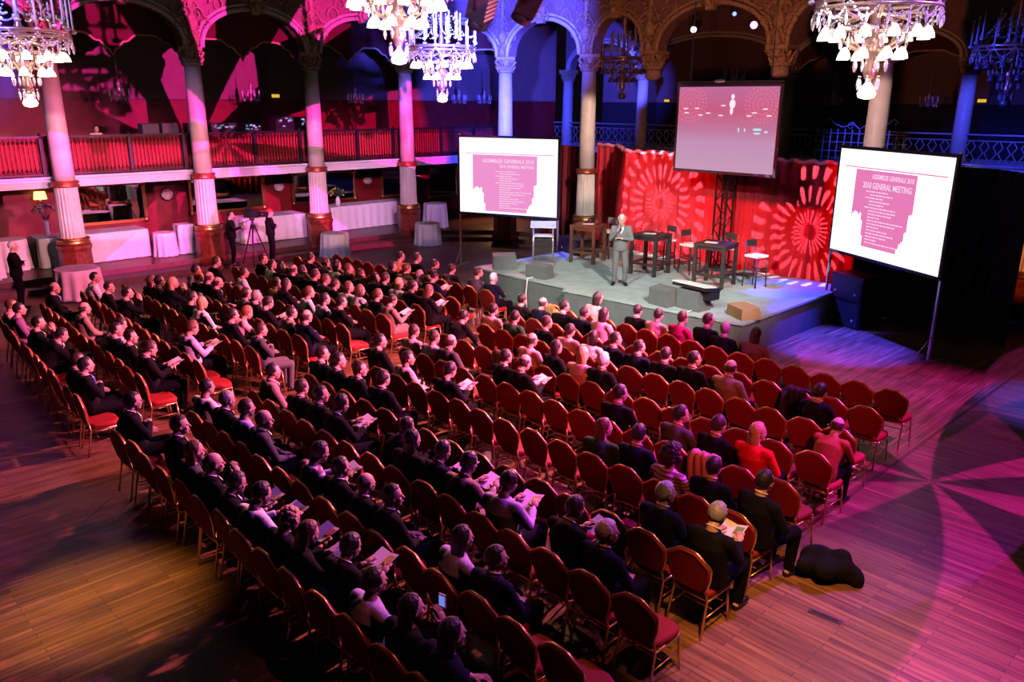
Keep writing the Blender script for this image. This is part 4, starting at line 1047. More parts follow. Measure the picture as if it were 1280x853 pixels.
# ------------------------------------------------------------------ people
V3 = Vector
def seated_joints(pose):
    J = dict(pel=V3((0, -.03, .56)), waist=V3((0, -.07, .72)), chest=V3((0, -.09, .93)), neck=V3((0, -.06, 1.07)), head=V3((0, -.01, 1.20)),
             tilt=0.0, yaw=0.0)
    for s, n in ((-1, 'L'), (1, 'R')):
        J['sh' + n] = V3((s * .185, -.08, .995)); J['el' + n] = V3((s * .262, .02, .755)); J['wr' + n] = V3((s * .09, .22, .66)); J['hd' + n] = V3((-s * .45, .85, -.1))
        J['hip' + n] = V3((s * .09, .0, .545)); J['kn' + n] = V3((s * .13, .43, .53)); J['an' + n] = V3((s * .12, .40, .09)); J['toe' + n] = V3((s * .14, .55, .04))
    if pose == 1:
        for s, n in ((-1, 'L'), (1, 'R')):
            J['el' + n] = V3((s * .27, .04, .80)); J['wr' + n] = V3((-s * .04, .17, .84 + .03 * s)); J['hd' + n] = V3((-s, .05, .05))
    if pose == 2:
        J['tilt'] = -.30; J['head'] += V3((0, .035, -.01))
        for s, n in ((-1, 'L'), (1, 'R')):
            J['el' + n] = V3((s * .25, .04, .78)); J['wr' + n] = V3((s * .13, .28, .84)); J['hd' + n] = V3((-s * .25, .8, .35))
    if pose == 3:
        for n in ('waist', 'chest', 'neck', 'head'): pass
        J['waist'] += V3((0, .06, 0)); J['chest'] = V3((0, .10, .89)); J['neck'] = V3((0, .19, 1.00)); J['head'] = V3((0, .27, 1.12)); J['tilt'] = -.35
        for s, n in ((-1, 'L'), (1, 'R')):
            J['sh' + n] = V3((s * .175, .13, .96)); J['el' + n] = V3((s * .20, .36, .68)); J['wr' + n] = V3((s * .06, .56, .72)); J['hd' + n] = V3((-s * .4, .8, .1))
    if pose == 4:
        J['elR'] = V3((.26, .12, .84)); J['wrR'] = V3((.16, .18, 1.08)); J['hdR'] = V3((-.35, -.1, .9)); J['yaw'] = .2
    if pose == 5:
        J['yaw'] = .45
    return J
def standing_joints(kind):
    J = dict(pel=V3((0, 0, .93)), waist=V3((0, .0, 1.10)), chest=V3((0, -.01, 1.32)), neck=V3((0, 0, 1.47)), head=V3((0, .03, 1.61)), tilt=0.0, yaw=0.0)
    for s, n in ((-1, 'L'), (1, 'R')):
        J['sh' + n] = V3((s * .185, -.01, 1.41)); J['el' + n] = V3((s * .26, -.03, 1.13)); J['wr' + n] = V3((s * .25, .06, .89)); J['hd' + n] = V3((-s * .1, .25, -.95))
        J['hip' + n] = V3((s * .09, 0, .90)); J['kn' + n] = V3((s * .11, .03, .49)); J['an' + n] = V3((s * .13, -.02, .09)); J['toe' + n] = V3((s * .17, .13, .04))
    if kind == 'speaker':
        J['elR'] = V3((.25, .10, 1.17)); J['wrR'] = V3((.07, .20, 1.40)); J['hdR'] = V3((-.45, -.1, .9))
        J['elL'] = V3((-.26, .10, 1.16)); J['wrL'] = V3((.00, .20, 1.19)); J['hdL'] = V3((1, .1, .1))
        J['kn' + 'L'] = V3((-.13, .05, .49)); J['tilt'] = -.05
    if kind == 'crossed':
        for s, n in ((-1, 'L'), (1, 'R')):
            J['el' + n] = V3((s * .27, .08, 1.16)); J['wr' + n] = V3((-s * .04, .19, 1.19 + .03 * s)); J['hd' + n] = V3((-s, .05, .05))
    if kind == 'operator':
        J['elR'] = V3((.27, .10, 1.18)); J['wrR'] = V3((.20, .34, 1.25)); J['hdR'] = V3((-.1, .9, .2)); J['elL'] = V3((-.25, .08, 1.15)); J['wrL'] = V3((-.02, .2, 1.15)); J['hdL'] = V3((.9, .3, .1))
    return J
def hand(m, wr, d, side, up=V3((0, 0, 1)), curl=.5):
    d = d.normalized(); w = d.cross(up)
    w = w.normalized() if w.length > .1 else V3((1, 0, 0))
    pn = w.cross(d).normalized()          # back of the hand
    Mx = Matrix((w, d, pn)).transposed()
    m.ell(wr + d * .045, (.040, .052, .017), 12, 8, mat=Mx)
    for q in range(4):
        L = (.062, .074, .070, .055)[q]; o = wr + d * .085 + w * (-.030 + .020 * q) * 1.0
        k1 = o + d * L * .5 - pn * L * .15 * curl; k2 = k1 + (d * (1 - curl * .8) - pn * curl).normalized() * L * .5
        m.tube([o - d * .01, o + d * .005, k1, k2, k2 + (k2 - k1) * .12], [.0085, .009, .0085, .0072, .003], 7)
    sgn = side
    b = wr + d * .025 + w * (-.030 * sgn)
    m.tube([b, b + (d * .4 - w * sgn * .8).normalized() * .035, b + (d * 1.0 - w * sgn * .5 - pn * .3).normalized() * .065, b + (d * 1.2 - w * sgn * .2 - pn * .5).normalized() * .088], [.013, .0115, .0095, .006], 7)
def head_matrix(J):
    return Matrix.Translation(J['head']) @ Matrix.Rotation(-J['yaw'], 4, 'Z') @ Matrix.Rotation(J['tilt'], 4, 'X')
def body_mesh(J):
    m = M()
    def torso(m, inf, z_top=True, low=.0):
        pts = [J['pel'] + V3((0, 0, -.07)), J['pel'] + V3((0, 0, .02)), J['waist'], (J['waist'] + J['chest']) / 2, J['chest'], (J['chest'] * .45 + J['neck'] * .55), J['neck'] + V3((0, 0, -.01))]
        rx = [.13, .165, .150, .160, .175, .150, .062]; ry = [.10, .125, .115, .120, .122, .088, .060]
        rr = []
        for i, p in enumerate(pts):
            t = (pts[min(i + 1, 6)] - pts[max(i - 1, 0)]).normalized(); x = V3((1, 0, 0)); y = t.cross(x).normalized()
            rr.append([p + x * (rx[i] + inf) * math.cos(2 * PI * j / 20) + y * (ry[i] + inf) * math.sin(2 * PI * j / 20) for j in range(20)])
        m.rings(rr)
    torso(m, 0)
    for n in 'LR':
        sh, el, wr = J['sh' + n], J['el' + n], J['wr' + n]
        m.cap(J['chest'] * .5 + J['neck'] * .5 + (sh - J['neck']) * .2, sh, .07, .058); m.cap(sh, el, .052, .040); m.cap(el, wr, .040, .026)
        m.cap(J['hip' + n], J['kn' + n], .085, .058); m.cap(J['kn' + n], J['an' + n], .058, .036)
        m.cap(J['an' + n] + V3((0, -.02, -.03)), J['toe' + n], .038, .03)
    HM = head_matrix(J); h3 = HM.to_3x3(); H = lambda x, y, z: HM @ V3((x, y, z))
    m.tube([J['neck'] - V3((0, 0, .05)), J['neck'] + V3((0, .0, .03)), H(0, -.02, -.06)], [.075, .055, .054], 14)
    m.ell(H(0, -.008, .028), (.080, .100, .102), 20, 14, mat=h3)         # skull
    m.ell(H(0, .035, -.035), (.060, .062, .082), 16, 12, mat=h3)        # face and jaw
    m.ell(H(0, .070, -.088), (.026, .022, .022), 10, 8, mat=h3)         # chin
    m.ell(H(0, .076, .028), (.052, .022, .014), 12, 8, mat=h3)          # brow
    for s in (-1, 1):
        m.ell(H(s * .040, .066, -.020), (.022, .022, .020), 10, 8, mat=h3)   # cheek bones
        m.ell(H(s * .078, -.002, -.005), (.009, .018, .030), 8, 8, mat=h3)   # ears
    m.tube([H(0, .088, .022), H(0, .104, -.004), H(0, .116, -.022), H(0, .100, -.032)], [.008, .011, .014, .009], 8)
    m.ell(H(0, .092, -.052), (.022, .012, .013), 10, 6, mat=h3)
    me = remesh(m, .0075, .55, 2)
    # fingers, eyes and lips are added to the same mesh
    f = M()
    f.mi = 0
    for n, s in (('L', -1), ('R', 1)): hand(f, J['wr' + n], J['hd' + n], s)
    f.mi = 1
    for s in (-1, 1): f.ell(H(s * .030, .085, .006), (.012, .009, .006), 8, 6, mat=h3)
    f.mi = 2
    f.ell(H(0, .101, -.056), (.020, .006, .005), 10, 6, mat=h3)
    V = [tuple(v.co) for v in me.vertices]; Fs = [list(p.vertices) for p in me.polygons]
    o = len(V); q = M(); q.v = V + f.v; q.f = Fs + [[i + o for i in g] for g in f.f]; q.s = [True] * len(q.f); q.m = [0] * len(Fs) + f.m
    out = q.mesh('person_body', [K['skin'], K['eye'], K['lip']]); bpy.data.meshes.remove(me); return out
def top_mesh(J, long=True, inf=.016):
    m = M()
    pts = [J['pel'] + V3((0, 0, -.06 if long else -.02)), J['pel'] + V3((0, 0, .04)), J['waist'], (J['waist'] + J['chest']) / 2, J['chest'], (J['chest'] * .45 + J['neck'] * .55), J['neck'] + V3((0, -.005, .0))]
    rx = [.160, .170, .160, .170, .184, .165, .066]; ry = [.125, .130, .122, .127, .128, .096, .062]; rr = []
    for i, p in enumerate(pts):
        t = (pts[min(i + 1, 6)] - pts[max(i - 1, 0)]).normalized(); x = V3((1, 0, 0)); y = t.cross(x).normalized()
        rr.append([p + x * (rx[i] + inf) * math.cos(2 * PI * j / 20) + y * (ry[i] + inf) * math.sin(2 * PI * j / 20) for j in range(20)])
    m.rings(rr)
    for n in 'LR':
        sh, el, wr = J['sh' + n], J['el' + n], J['wr' + n]; w2 = el + (wr - el) * .90
        m.cap(J['chest'] * .5 + J['neck'] * .5 + (sh - J['neck']) * .15, sh, .080, .072); m.cap(sh, el, .068, .054); m.tube([el, w2], [.054, .042], 12); m.ell(el, (.055,) * 3, 12, 8)
    return remesh(m, .012, .5, 2)
def trouser_mesh(J, inf=.016):
    m = M(); m.ell(J['pel'] + V3((0, 0, -.03)), (.165, .130, .10), 16, 10)
    for n in 'LR':
        h, k, a = J['hip' + n], J['kn' + n], J['an' + n]
        m.cap(h, k, .098, .074); m.tube([k, (k + a) / 2, a + V3((0, 0, .0))], [.074, .064, .058], 12)
    return remesh(m, .013, .5, 2)
def shoe_mesh(J, n):
    m = M()
    if True:
        a, t = J['an' + n], J['toe' + n]; d = (t - a); d.z = 0; d.normalize()
        m.tube([a + V3((0, 0, -.055)) - d * .06, a + V3((0, 0, -.05)) - d * .02, (a + t) / 2 + V3((0, 0, -.02)), t, t + d * .05], [.025, .044, .042, .040, .02], 12)
        m.cap(a + V3((0, 0, .0)), a + V3((0, 0, -.04)), .045, .045)
    return m.mesh('shoe', [K['shoe']])
def collar_mesh(J, v=True):
    m = M(); N = J['neck']; up = (J['head'] - N).normalized()
    u = up.orthogonal().normalized(); w = up.cross(u); c = N + V3((0, .002, .012))
    m.tube([c + (u * math.cos(a) + w * math.sin(a)) * .064 + up * (.016 - .014 * max(0, (u * math.cos(a) + w * math.sin(a)).y)) for a in [2 * PI * k / 20 for k in range(21)]], .0085, 6, caps=False)
    if v:
        ch = J['chest']; fwd = V3((0, 1, 0)); p0 = N + V3((0, .068, -.02)); p1 = (N * .55 + ch * .45) + V3((0, .120, -.01)); p2 = ch + V3((0, .158, -.03)); 
        m.add([p0 + V3((-.05, 0, .02)), p0 + V3((.05, 0, .02)), p1 + V3((.052, .004, 0)), p2, p1 + V3((-.052, .004, 0)), p0 + V3((0, .02, 0)), p1 + V3((0, .022, 0))], [(0, 5, 6, 4), (5, 1, 2, 6), (4, 6, 3), (6, 2, 3)], True)
    return m.mesh('shirt_collar', [K['linen']])
def tie_mesh(J):
    m = M(); N = J['neck']; ch = J['chest']; m.tube([N + V3((0, .085, -.015)), (N * .55 + ch * .45) + V3((0, .146, -.01)), ch + V3((0, .166, -.04))], [.014, .016, .024], 6); return m.mesh('tie', [K['tie']])
def hair_mesh(style):
    m = M()
    def fn(az, el):
        fy = math.sin(az) * math.cos(el)       # forward component
        e = math.degrees(el); nz = .016 * math.sin(az * 9 + el * 5) + .012 * math.sin(az * 23 + 2 * math.sin(el * 6)) + .014 * math.sin(el * 17 + az * 3)
        if style == 'bald':
            on = (-38 < e < 22) and fy < .25
        elif style == 'long':
            on = e > 34 + 25 * max(0, fy) - 110 * max(0, -fy + .55) ; on = on or fy < -.02
        else:
            on = (e > 38) or (fy < .30 and e > -8) or (fy < -.25 and e > -38)
        k = 1.10 if style != 'bald' else 1.045
        if style == 'afro': k = 1.62 if on else .8; return k + nz * 2.5
        return (k + nz) if on else .86
    m.ell((0, -.010, .030), (.082, .102, .104), 48, 30, fn=fn)
    if style == 'long':
        rr = []
        for z, w, d, yy in ((.06, .080, .040, -.06), (0, .090, .048, -.065), (-.06, .092, .050, -.068), (-.12, .088, .045, -.072), (-.19, .072, .032, -.082), (-.23, .04, .015, -.088)):
            rr.append([(w * math.cos(2 * PI * j / 24) * (1 + .05 * math.sin(j * 3)), yy + d * math.sin(2 * PI * j / 24) + .02 * (abs(math.cos(2 * PI * j / 24)) ** 2), z) for j in range(24)])
        m.rings(rr)
    if style == 'curly' or style == 'afro':
        r2 = random.Random(4); s = 1.0 if style == 'curly' else 1.45
        for k in range(70 if style == 'curly' else 110):
            az = r2.uniform(0, 2 * PI); el = r2.uniform(-.5, 1.5)
            if math.sin(az) * math.cos(el) > .35 and el < .8: continue
            r = r2.uniform(.016, .026) * s; m.ell((.082 * s * math.cos(az) * math.cos(el), -.012 + .10 * s * math.sin(az) * math.cos(el), .028 + .102 * s * math.sin(el)), (r, r, r), 7, 5)
    return m.mesh('hair', [HAIR['k']])
HM_ = {s: hair_mesh(s) for s in ('short', 'bald', 'long', 'curly', 'afro')}
def variant(J):
    return dict(J=J, body=body_mesh(J), top=top_mesh(J), trousers=trouser_mesh(J), shoeL=shoe_mesh(J, 'L'), shoeR=shoe_mesh(J, 'R'), collar=collar_mesh(J), tie=tie_mesh(J), hm=head_matrix(J))
VAR = {p: variant(seated_joints(p)) for p in (0, 1, 2, 3, 4, 5)}
for p in VAR:
    for part in ('top', 'trousers'):
        VAR[p][part].materials.clear(); VAR[p][part].materials.append(CM['K'])
def setm(o, mt): o.material_slots[0].link = 'OBJECT'; o.material_slots[0].material = mt
HW = {'k': 'black-haired', 'd': 'dark-haired', 'b': 'brown-haired', 'g': 'grey-haired', 'w': 'white-haired', 'n': 'balding', 'r': 'red-haired', 'y': 'fair-haired', 'a': 'bushy-haired'}
def person(v, hair, top, loc, rz, label, sc=1.0, tie=False, group=None, trousers=None, cat='person', bare_v=False):
    b = link('person', v['body'], None, loc); b.rotation_euler = (0, 0, rz); b.scale = (sc,) * 3; tag(b, label, cat, group)
    long = hair.isupper(); h = hair.lower()
    style = 'long' if long else ('bald' if h == 'n' else 'afro' if h == 'a' else 'curly' if h == 'y' else 'short')
    o = link('hair', HM_[style], b); o.matrix_local = v['hm']; setm(o, HAIR['k' if h == 'a' else h])
    suit = top in 'KNGT'
    o = link('jacket' if suit else 'shirt', v['top'], b); setm(o, CM[top])
    if suit and not long: link('shirt_collar', v['collar'], b)
    if tie: link('tie', v['tie'], b)
    o = link('trousers', v['trousers'], b); setm(o, trousers or K['trouser'])
    link('shoe', v['shoeL'], b); link('shoe', v['shoeR'], b); return b
PW_ = {'0': '', '1': ', arms crossed', '2': ' reading', '3': ' leaning', '4': ', hand raised'}
pr_ = random.Random(21); papers = []
for (k, blk, j), (code, ds, dt, rest) in PE.items():
    hair, top, pose = code[0], code[1], int(code[2]); x, y, rz = CHPOS[(k, blk, j)]
    wh = 'woman' if hair.isupper() else 'man'
    pv = pose if pose else (5 if pr_.random() < .3 else 0)
    who = '%s person in %s%s' % (HW[hair.lower()], CLOTH[top][1], PW_[str(pose)])
    lab = '%s, %s' % (who, place_words(k, blk, j).replace('seat right of the aisle', 'right of aisle').replace('seat left of the aisle', 'left of aisle'))
    dz = .0
    tr = None
    if (k, blk, j) in () : pass
    if top in 'T' and pose in (1, 2): tr = K['khaki']
    if top == 'G' and pose == 1: tr = K['greytrouser']
    p = person(VAR[pv], hair, top, (x + ds * .6, y + .03 + max(-.06, min(.12, dt * .5)), pr_.uniform(-.004, .0)), rz + pr_.uniform(-.14, .14), lab, pr_.uniform(.965, 1.04), 'tie' in rest, 'seated audience', tr)
    if pose == 2: papers.append((p, k, blk, j))
for i, (p, k, blk, j) in enumerate(papers):
    m = M(); w, l = .085, .12; ry = .25
    for s in (-1, 1): m.add([(0, -l, .0), (s * w * 1.4, -l, .035), (s * w * 1.4, l, .035), (0, l, 0)], [(0, 1, 2, 3)] if s > 0 else [(3, 2, 1, 0)])
    t = thing('brochure', 'open white brochure held by reader, %s' % place_words(k, blk, j).replace(' seat', ''), 'brochure', (0, 0, 0), 0, 'brochures held by the audience')
    mw = Matrix.Translation(p.location) @ Matrix.Rotation(p.rotation_euler[2], 4, 'Z') @ Matrix.Translation((0, .40, .86)) @ Matrix.Rotation(.30, 4, 'X') @ Matrix.Scale(p.scale[0], 4)
    t.matrix_world = mw; t.location = mw.translation
    o = m.build('open_pages', K['paper'], t); so = o.modifiers.new('t', 'SOLIDIFY'); so.thickness = .003
    m = M(); m.box((.06, .03, .026), (.09, .10, .003), mat=Matrix.Rotation(-.23, 3, 'Y')); m.build('printed_picture', mat('print_%d' % i, rgb(*[(200, 150, 60), (190, 70, 110), (120, 150, 80), (210, 190, 90)][i % 4]), .6), t)
# standing people
vs = variant(standing_joints('speaker')); vc = variant(standing_joints('crossed')); vo = variant(standing_joints('operator'))
for v in (vs, vc, vo):
    for part in ('top', 'trousers'): v[part].materials.clear(); v[part].materials.append(CM['K'])
K['suitlight'] = mat('light_grey_suit', (.16, .165, .16, 1), .8, var=.1, scale=20); CM['J'] = K['suitlight']
p = person(vs, 'w', 'G', (-12.2, 15.45, .75), -2.45, 'white-haired person in grey suit speaking into a microphone on stage', 1.0, False, None, K['suitlight'])
for c in p.children:
    if c.name.startswith('jacket'): setm(c, K['suitlight'])
t = thing('hand_microphone', 'black hand microphone held by the speaker on stage', 'microphone', (0, 0, 0)); q = Matrix.Translation(p.location) @ Matrix.Rotation(-2.45, 4, 'Z')
t.location = q @ V3((.035, .20, 1.47)); m = M(); m.cyl((.02, .02, -.10), (0, -.01, .06), .012, n=8); m.build('handle', K['black'], t); m = M(); m.ell((0, -.015, .08), (.022,) * 3, 10, 8); m.build('grille_head', K['steel'], t)
person(vc, 'w', 'K', (-22.6, 4.75, 0), -.35, 'white-haired person in black suit standing at the far left, arms crossed', 1.0, False)
person(vo, 'k', 'D', (-23.75, 10.9, .15), -.45, 'dark-haired camera operator in black shirt standing beside the tripod', .97)
pb = person(vc, 'r', 'D', (-23.55, 12.1, .15), -.25, 'person in red beret and dark coat standing right of the camera tripod', .96)
m = M(); m.ell((0, -.02, .085), (.115, .125, .045), 18, 8); m.ell((0, 0, .06), (.085, .1, .03), 16, 6); o = m.build('beret', mat('red_beret', (.35, .05, .03, 1), .8), pb); o.matrix_local = vc['hm']
person(vc, 'k', 'W', (-26.3, 8.2, 2.95), -1.25, 'dark-haired person in white shirt sitting behind the balcony rail', .80)
# video camera on tripod
t = thing('video_camera', 'black video camera on a tall tripod between the operator and beret wearer', 'camera', (-23.4, 11.45, .15), -.9)
for k in range(3):
    a = k * 2 * PI / 3 + .3; m = M(); m.tube([(.05 * math.cos(a), .05 * math.sin(a), 1.25), (.25 * math.cos(a), .25 * math.sin(a), .65), (.48 * math.cos(a), .48 * math.sin(a), .0)], [.026, .022, .016], 6); m.build('leg', K['black'], t)
m = M(); m.cyl((0, 0, 1.1), (0, 0, 1.42), .04, n=8); m.ell((0, 0, 1.44), (.08, .08, .06), 12, 8); m.cyl((0, 0, 1.42), (-.1, -.5, 1.25), .012, n=6)
for k in range(3):
    a = k * 2 * PI / 3 + .3; m.cyl((0, 0, .6), (.26 * math.cos(a), .26 * math.sin(a), .62), .01, n=5)
m.build('tripod_head', K['black'], t)
m = M(); m.box((0, 0, 1.58), (.17, .46, .2)); m.box((.0, -.1, 1.72), (.05, .25, .05)); m.cyl((0, .22, 1.58), (0, .42, 1.58), .06, .07, n=14); m.box((0, .45, 1.58), (.17, .1, .13)); m.build('camera_body', K['black'], t)
m = M(); m.box((-.12, -.12, 1.74), (.10, .16, .09)); m.build('viewfinder', K['black'], t)
# coats on chairs, and a heap standing in for a shadow
def coat(key, lab, mt, side=1):
    x, y, rz = CHPOS[key]; t = thing('draped_coat', lab, 'coat', (x, y, 0), rz, 'coats left on chairs'); m = M(); rr = []
    for z, yy, w in ((.30, -.31, .19), (.45, -.30, .21), (.7, -.31, .225), (.9, -.325, .19), (.955, -.285, .15), (.90, -.21, .19), (.7, -.17, .20), (.58, -.14, .18)):
        rr.append([(-w + 2 * w * i / 14, yy + .018 * math.sin(i * 1.9 + z * 3), z + .012 * math.sin(i * 1.1)) for i in range(15)])
    m.rings(rr, caps=False, closed=False); o = m.build('cloth', mt, t); so = o.modifiers.new('t', 'SOLIDIFY'); so.thickness = .015; so.offset = 1
    m = M(); m.tube([(.17 * side, -.32, .88), (.20 * side, -.35, .6), (.19 * side, -.34, .34)], [.05, .045, .035], 8); m.build('sleeve', mt, t)
coat((4, 'R', 12) if (4, 'R', 12) in CHPOS else (4, 'R', 5), 'pink jacket draped over a chair behind the striped scarf wearer', mat('pink_wool', (.75, .36, .34, 1), .9))
coat((3, 'R', 3), 'brown coat draped over a chair beside the balding grey-suited person', mat('brown_wool', (.16, .09, .07, 1), .9))
coat((1, 'R', 12), 'dark jacket draped on a chair behind the navy-suited person', mat('black_wool', (.02, .015, .02, 1), .9), -1)
coat((0, 'R', 0), 'orange coat draped on the front row chair nearest the aisle', mat('orange_wool', (.65, .25, .07, 1), .9))
t = thing('shadow_heap', 'black heap standing in for shadow on the floor at the right end of the seats', 'shadow stand-in', (-3.15, 8.05, 0), .3)  # solid dark lump added where a cast shadow lies on the floor
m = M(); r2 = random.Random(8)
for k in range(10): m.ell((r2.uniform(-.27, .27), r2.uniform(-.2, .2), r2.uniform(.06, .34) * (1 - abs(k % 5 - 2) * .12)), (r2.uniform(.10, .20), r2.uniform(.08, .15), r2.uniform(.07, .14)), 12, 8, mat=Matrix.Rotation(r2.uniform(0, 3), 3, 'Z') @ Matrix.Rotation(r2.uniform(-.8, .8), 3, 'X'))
me = remesh(m, .024, 1, 22); me.materials.append(CM['D']); link('shadow_lump', me, t)
t = thing('floor_socket', 'narrow metal cable outlet set in the right wood floor', 'floor outlet', (-2.9, 7.33, 0), .08); m = M(); m.box((0, 0, .004), (.34, .075, .008)); m.build('plate', mat('outlet_plate', (.10, .07, .06, 1), .4, .5), t); m = M(); m.box((0, 0, .009), (.28, .035, .004)); m.build('lid', K['black'], t)
# lone brochures on seats
for key, lab in (((6, 'L', 13), 'white brochure lying on the red seat nearest the aisle, row seven'), ((6, 'R', 3), 'yellow brochure lying on an empty seat in row seven')):
    if key in CHPOS:
        x, y, rz = CHPOS[key]; o = M().box((x + .02, y + .04, .495), (.15, .21, .008), rot=.5).build('booklet', K['paper']); tag(o, lab, 'brochure', 'booklets left on seats')
t = thing('mobile_phone', 'small lit phone held up by the person in the last row', 'phone', (-4.35, 3.45, 1.30), .2); m = M(); m.box((0, 0, 0), (.065, .012, .12)); m.build('case', K['linen'], t); m = M(); m.box((0, -.008, .0), (.055, .004, .09)); m.build('screen', emis('phone_glow', rgb(120, 140, 235), .9), t)
# ------------------------------------------------------------------ lights: theatrical spots with gobos, all hung in the hall
def gobo_nodes(l, kind, p, barn=None):
    l.use_nodes = True; nt = l.node_tree; H = NT(nt); em = nt.nodes['Emission']
    tc = H.n('ShaderNodeTexCoord'); sp = H.n('ShaderNodeSeparateXYZ'); nt.links.new(tc.outputs['Normal'], sp.inputs[0])
    z = H.m('ABSOLUTE', sp.outputs[2]); T = math.tan(l.spot_size / 2)
    x = H.m('DIVIDE', H.m('DIVIDE', sp.outputs[0], z), T); y = H.m('DIVIDE', H.m('DIVIDE', sp.outputs[1], z), T)
    r = H.m('SQRT', H.m('ADD', H.m('MULTIPLY', x, x), H.m('MULTIPLY', y, y))); a = H.m('ARCTAN2', y, x)
    if kind == 'burst':      # rings of petal strokes
        nr, na, tw = p; q = H.m('MULTIPLY', r, nr); ri = H.m('FLOOR', q); fr = H.m('FRACT', q)
        ph = H.m('ADD', H.m('MULTIPLY', a, na), H.m('ADD', H.m('MULTIPLY', ri, 1.57), H.m('MULTIPLY', r, tw)))
        s = H.m('SINE', ph); e = H.m('MULTIPLY', H.m('SUBTRACT', 1.0, H.m('POWER', H.m('ABSOLUTE', H.m('SUBTRACT', H.m('MULTIPLY', fr, 2.0), 1.0)), 3.0)), 1.15)
        mask = H.m('GREATER_THAN', H.m('MULTIPLY', H.m('ADD', H.m('MULTIPLY', s, .5), .5), e), .68); mask = H.m('MULTIPLY', mask, H.m('GREATER_THAN', r, .10)); mask = H.m('MULTIPLY', mask, H.m('LESS_THAN', r, .97))
    elif kind == 'rays':
        na, tw, th = p; s = H.m('SINE', H.m('ADD', H.m('MULTIPLY', a, na), H.m('MULTIPLY', r, tw))); s2 = H.m('SINE', H.m('ADD', H.m('MULTIPLY', a, 3.0), 1.0))
        mask = H.m('GREATER_THAN', H.m('ADD', s, H.m('MULTIPLY', s2, .5)), th)
    if kind == 'barn': mask = H.m('MULTIPLY', H.m('GREATER_THAN', y, p[0]), H.m('LESS_THAN', y, p[1] if len(p) > 1 else 9.0))
    elif barn is not None: mask = H.m('MULTIPLY', mask, H.m('GREATER_THAN', y, barn))
    nt.links.new(mask, em.inputs['Strength'])
def spot(name, loc, tgt, c, e, size, blend=.3, rad=.05, gobo=None, p=None, barn=None):
    l = bpy.data.lights.new(name, 'SPOT'); l.energy = e; l.color = c; l.spot_size = R(size); l.spot_blend = blend; l.shadow_soft_size = rad
    o = bpy.data.objects.new(name, l); col.objects.link(o); o.location = loc
    o.rotation_euler = (Vector(tgt) - Vector(loc)).to_track_quat('-Z', 'Y').to_euler()
    if gobo: gobo_nodes(l, gobo, p, barn)
    return o
MAG = (1, .035, .52); PINK = (1, .25, .5); RED = (1, .04, .05); BLUE = (.05, .06, 1); VIO = (.45, .08, 1); WARM = (1, .50, .16); WHT = (1, .93, .86)
# left gallery: magenta rays and a soft peach wash from the opposite balcony
spot('magenta_gobo_left', (-3, 9, 7.5), (-26, 11.9, 3.7), MAG, 42000, 42, .1, .03, 'rays', (8.0, 1.5, .15), -.445)
spot('rose_wash_left', (-2, 6, 8), (-26, 11, 1.6), (1, .45, .46), 11000, 40, .6, .1, 'barn', (-.19, .30))
spot('magenta_wash_tables', (-4, 14, 8.5), (-25.5, 9, .8), (1, .15, .55), 7500, 26, .6, .1, 'barn', (-.16,))
spot('violet_wash_tables', (-8, 8, 8.5), (-26, 18, 1.2), (.75, .35, 1), 6500, 26, .7, .1, 'barn', (-.22,))
# blue at both ends of the colonnade
spot('blue_left_end', (-12, 3, 7.5), (-25.3, 4.3, 6.4), BLUE, 60000, 18, .7, .2)
spot('blue_corner', (-14, 12, 6.5), (-22.6, 20.5, 7.4), BLUE, 36000, 46, .6, .1)
spot('blue_corner_wall', (-12, 12, 5.2), (-29, 26.5, 5.6), BLUE, 42000, 20, .6, .1)
spot('blue_far_left', (-19.2, 24.5, 7), (-28.2, 35.5, 5.6), BLUE, 12000, 24, .6, .1)
spot('blue_far_right', (-8, 24.0, 8), (-9.6, 31, 3.9), BLUE, 3200, 30, .6, .1)
spot('blue_far_rail', (-4, 24, 5.5), (-6.5, 32, 3.6), BLUE, 2600, 40, .6, .1)
spot('orange_arcade', (-8, 11, 5.2), (-13.6, 21.3, 7.9), (1, .30, .16), 1500, 64, .7, .1)
spot('rose_columns', (-6, 12, 8), (-18.6, 21.3, 3.5), (1, .70, .66), 9000, 13, .4, .1)
spot('rose_column_right', (-7, 9, 8.5), (-8.8, 21.3, 4.6), (1, .62, .70), 5000, 10, .4, .1)
# stage
spot('stage_key', (-2, 8, 8.5), (-12.6, 16.6, .8), WHT, 8800, 30, .5, .12)
spot('stage_key_2', (-8, 3, 8.8), (-12.5, 16.4, .8), (.80, 1, .95), 6500, 30, .6, .12)
spot('stage_blue', (-13, 14.5, 9), (-8.9, 18.2, .75), BLUE, 14000, 17, .7, .1)
spot('stage_blue_left', (-12, 12, 9), (-17.6, 18.0, .2), BLUE, 8000, 20, .6, .1)
spot('curtain_red', (-14.5, 12.5, 6.2), (-14.0, 19.6, 1.8), (1, .0, .0), 1900, 38, .6, .3)
spot('curtain_red_2', (-11.5, 12.5, 6.2), (-10.6, 19.6, 2.0), (1, .0, .0), 3000, 42, .6, .3)
spot('curtain_burst_left', (-13.7, 12.0, 6.2), (-14.1, 19.55, 2.3), (1, .8, 1), 9500, 21, .0, .01, 'burst', (2.8, 26.0, 1.5))
spot('curtain_burst_right', (-9.0, 12.0, 6.2), (-9.45, 19.55, 2.0), (1, .8, 1), 8500, 21, .0, .01, 'burst', (2.8, 26.0, 1.5))
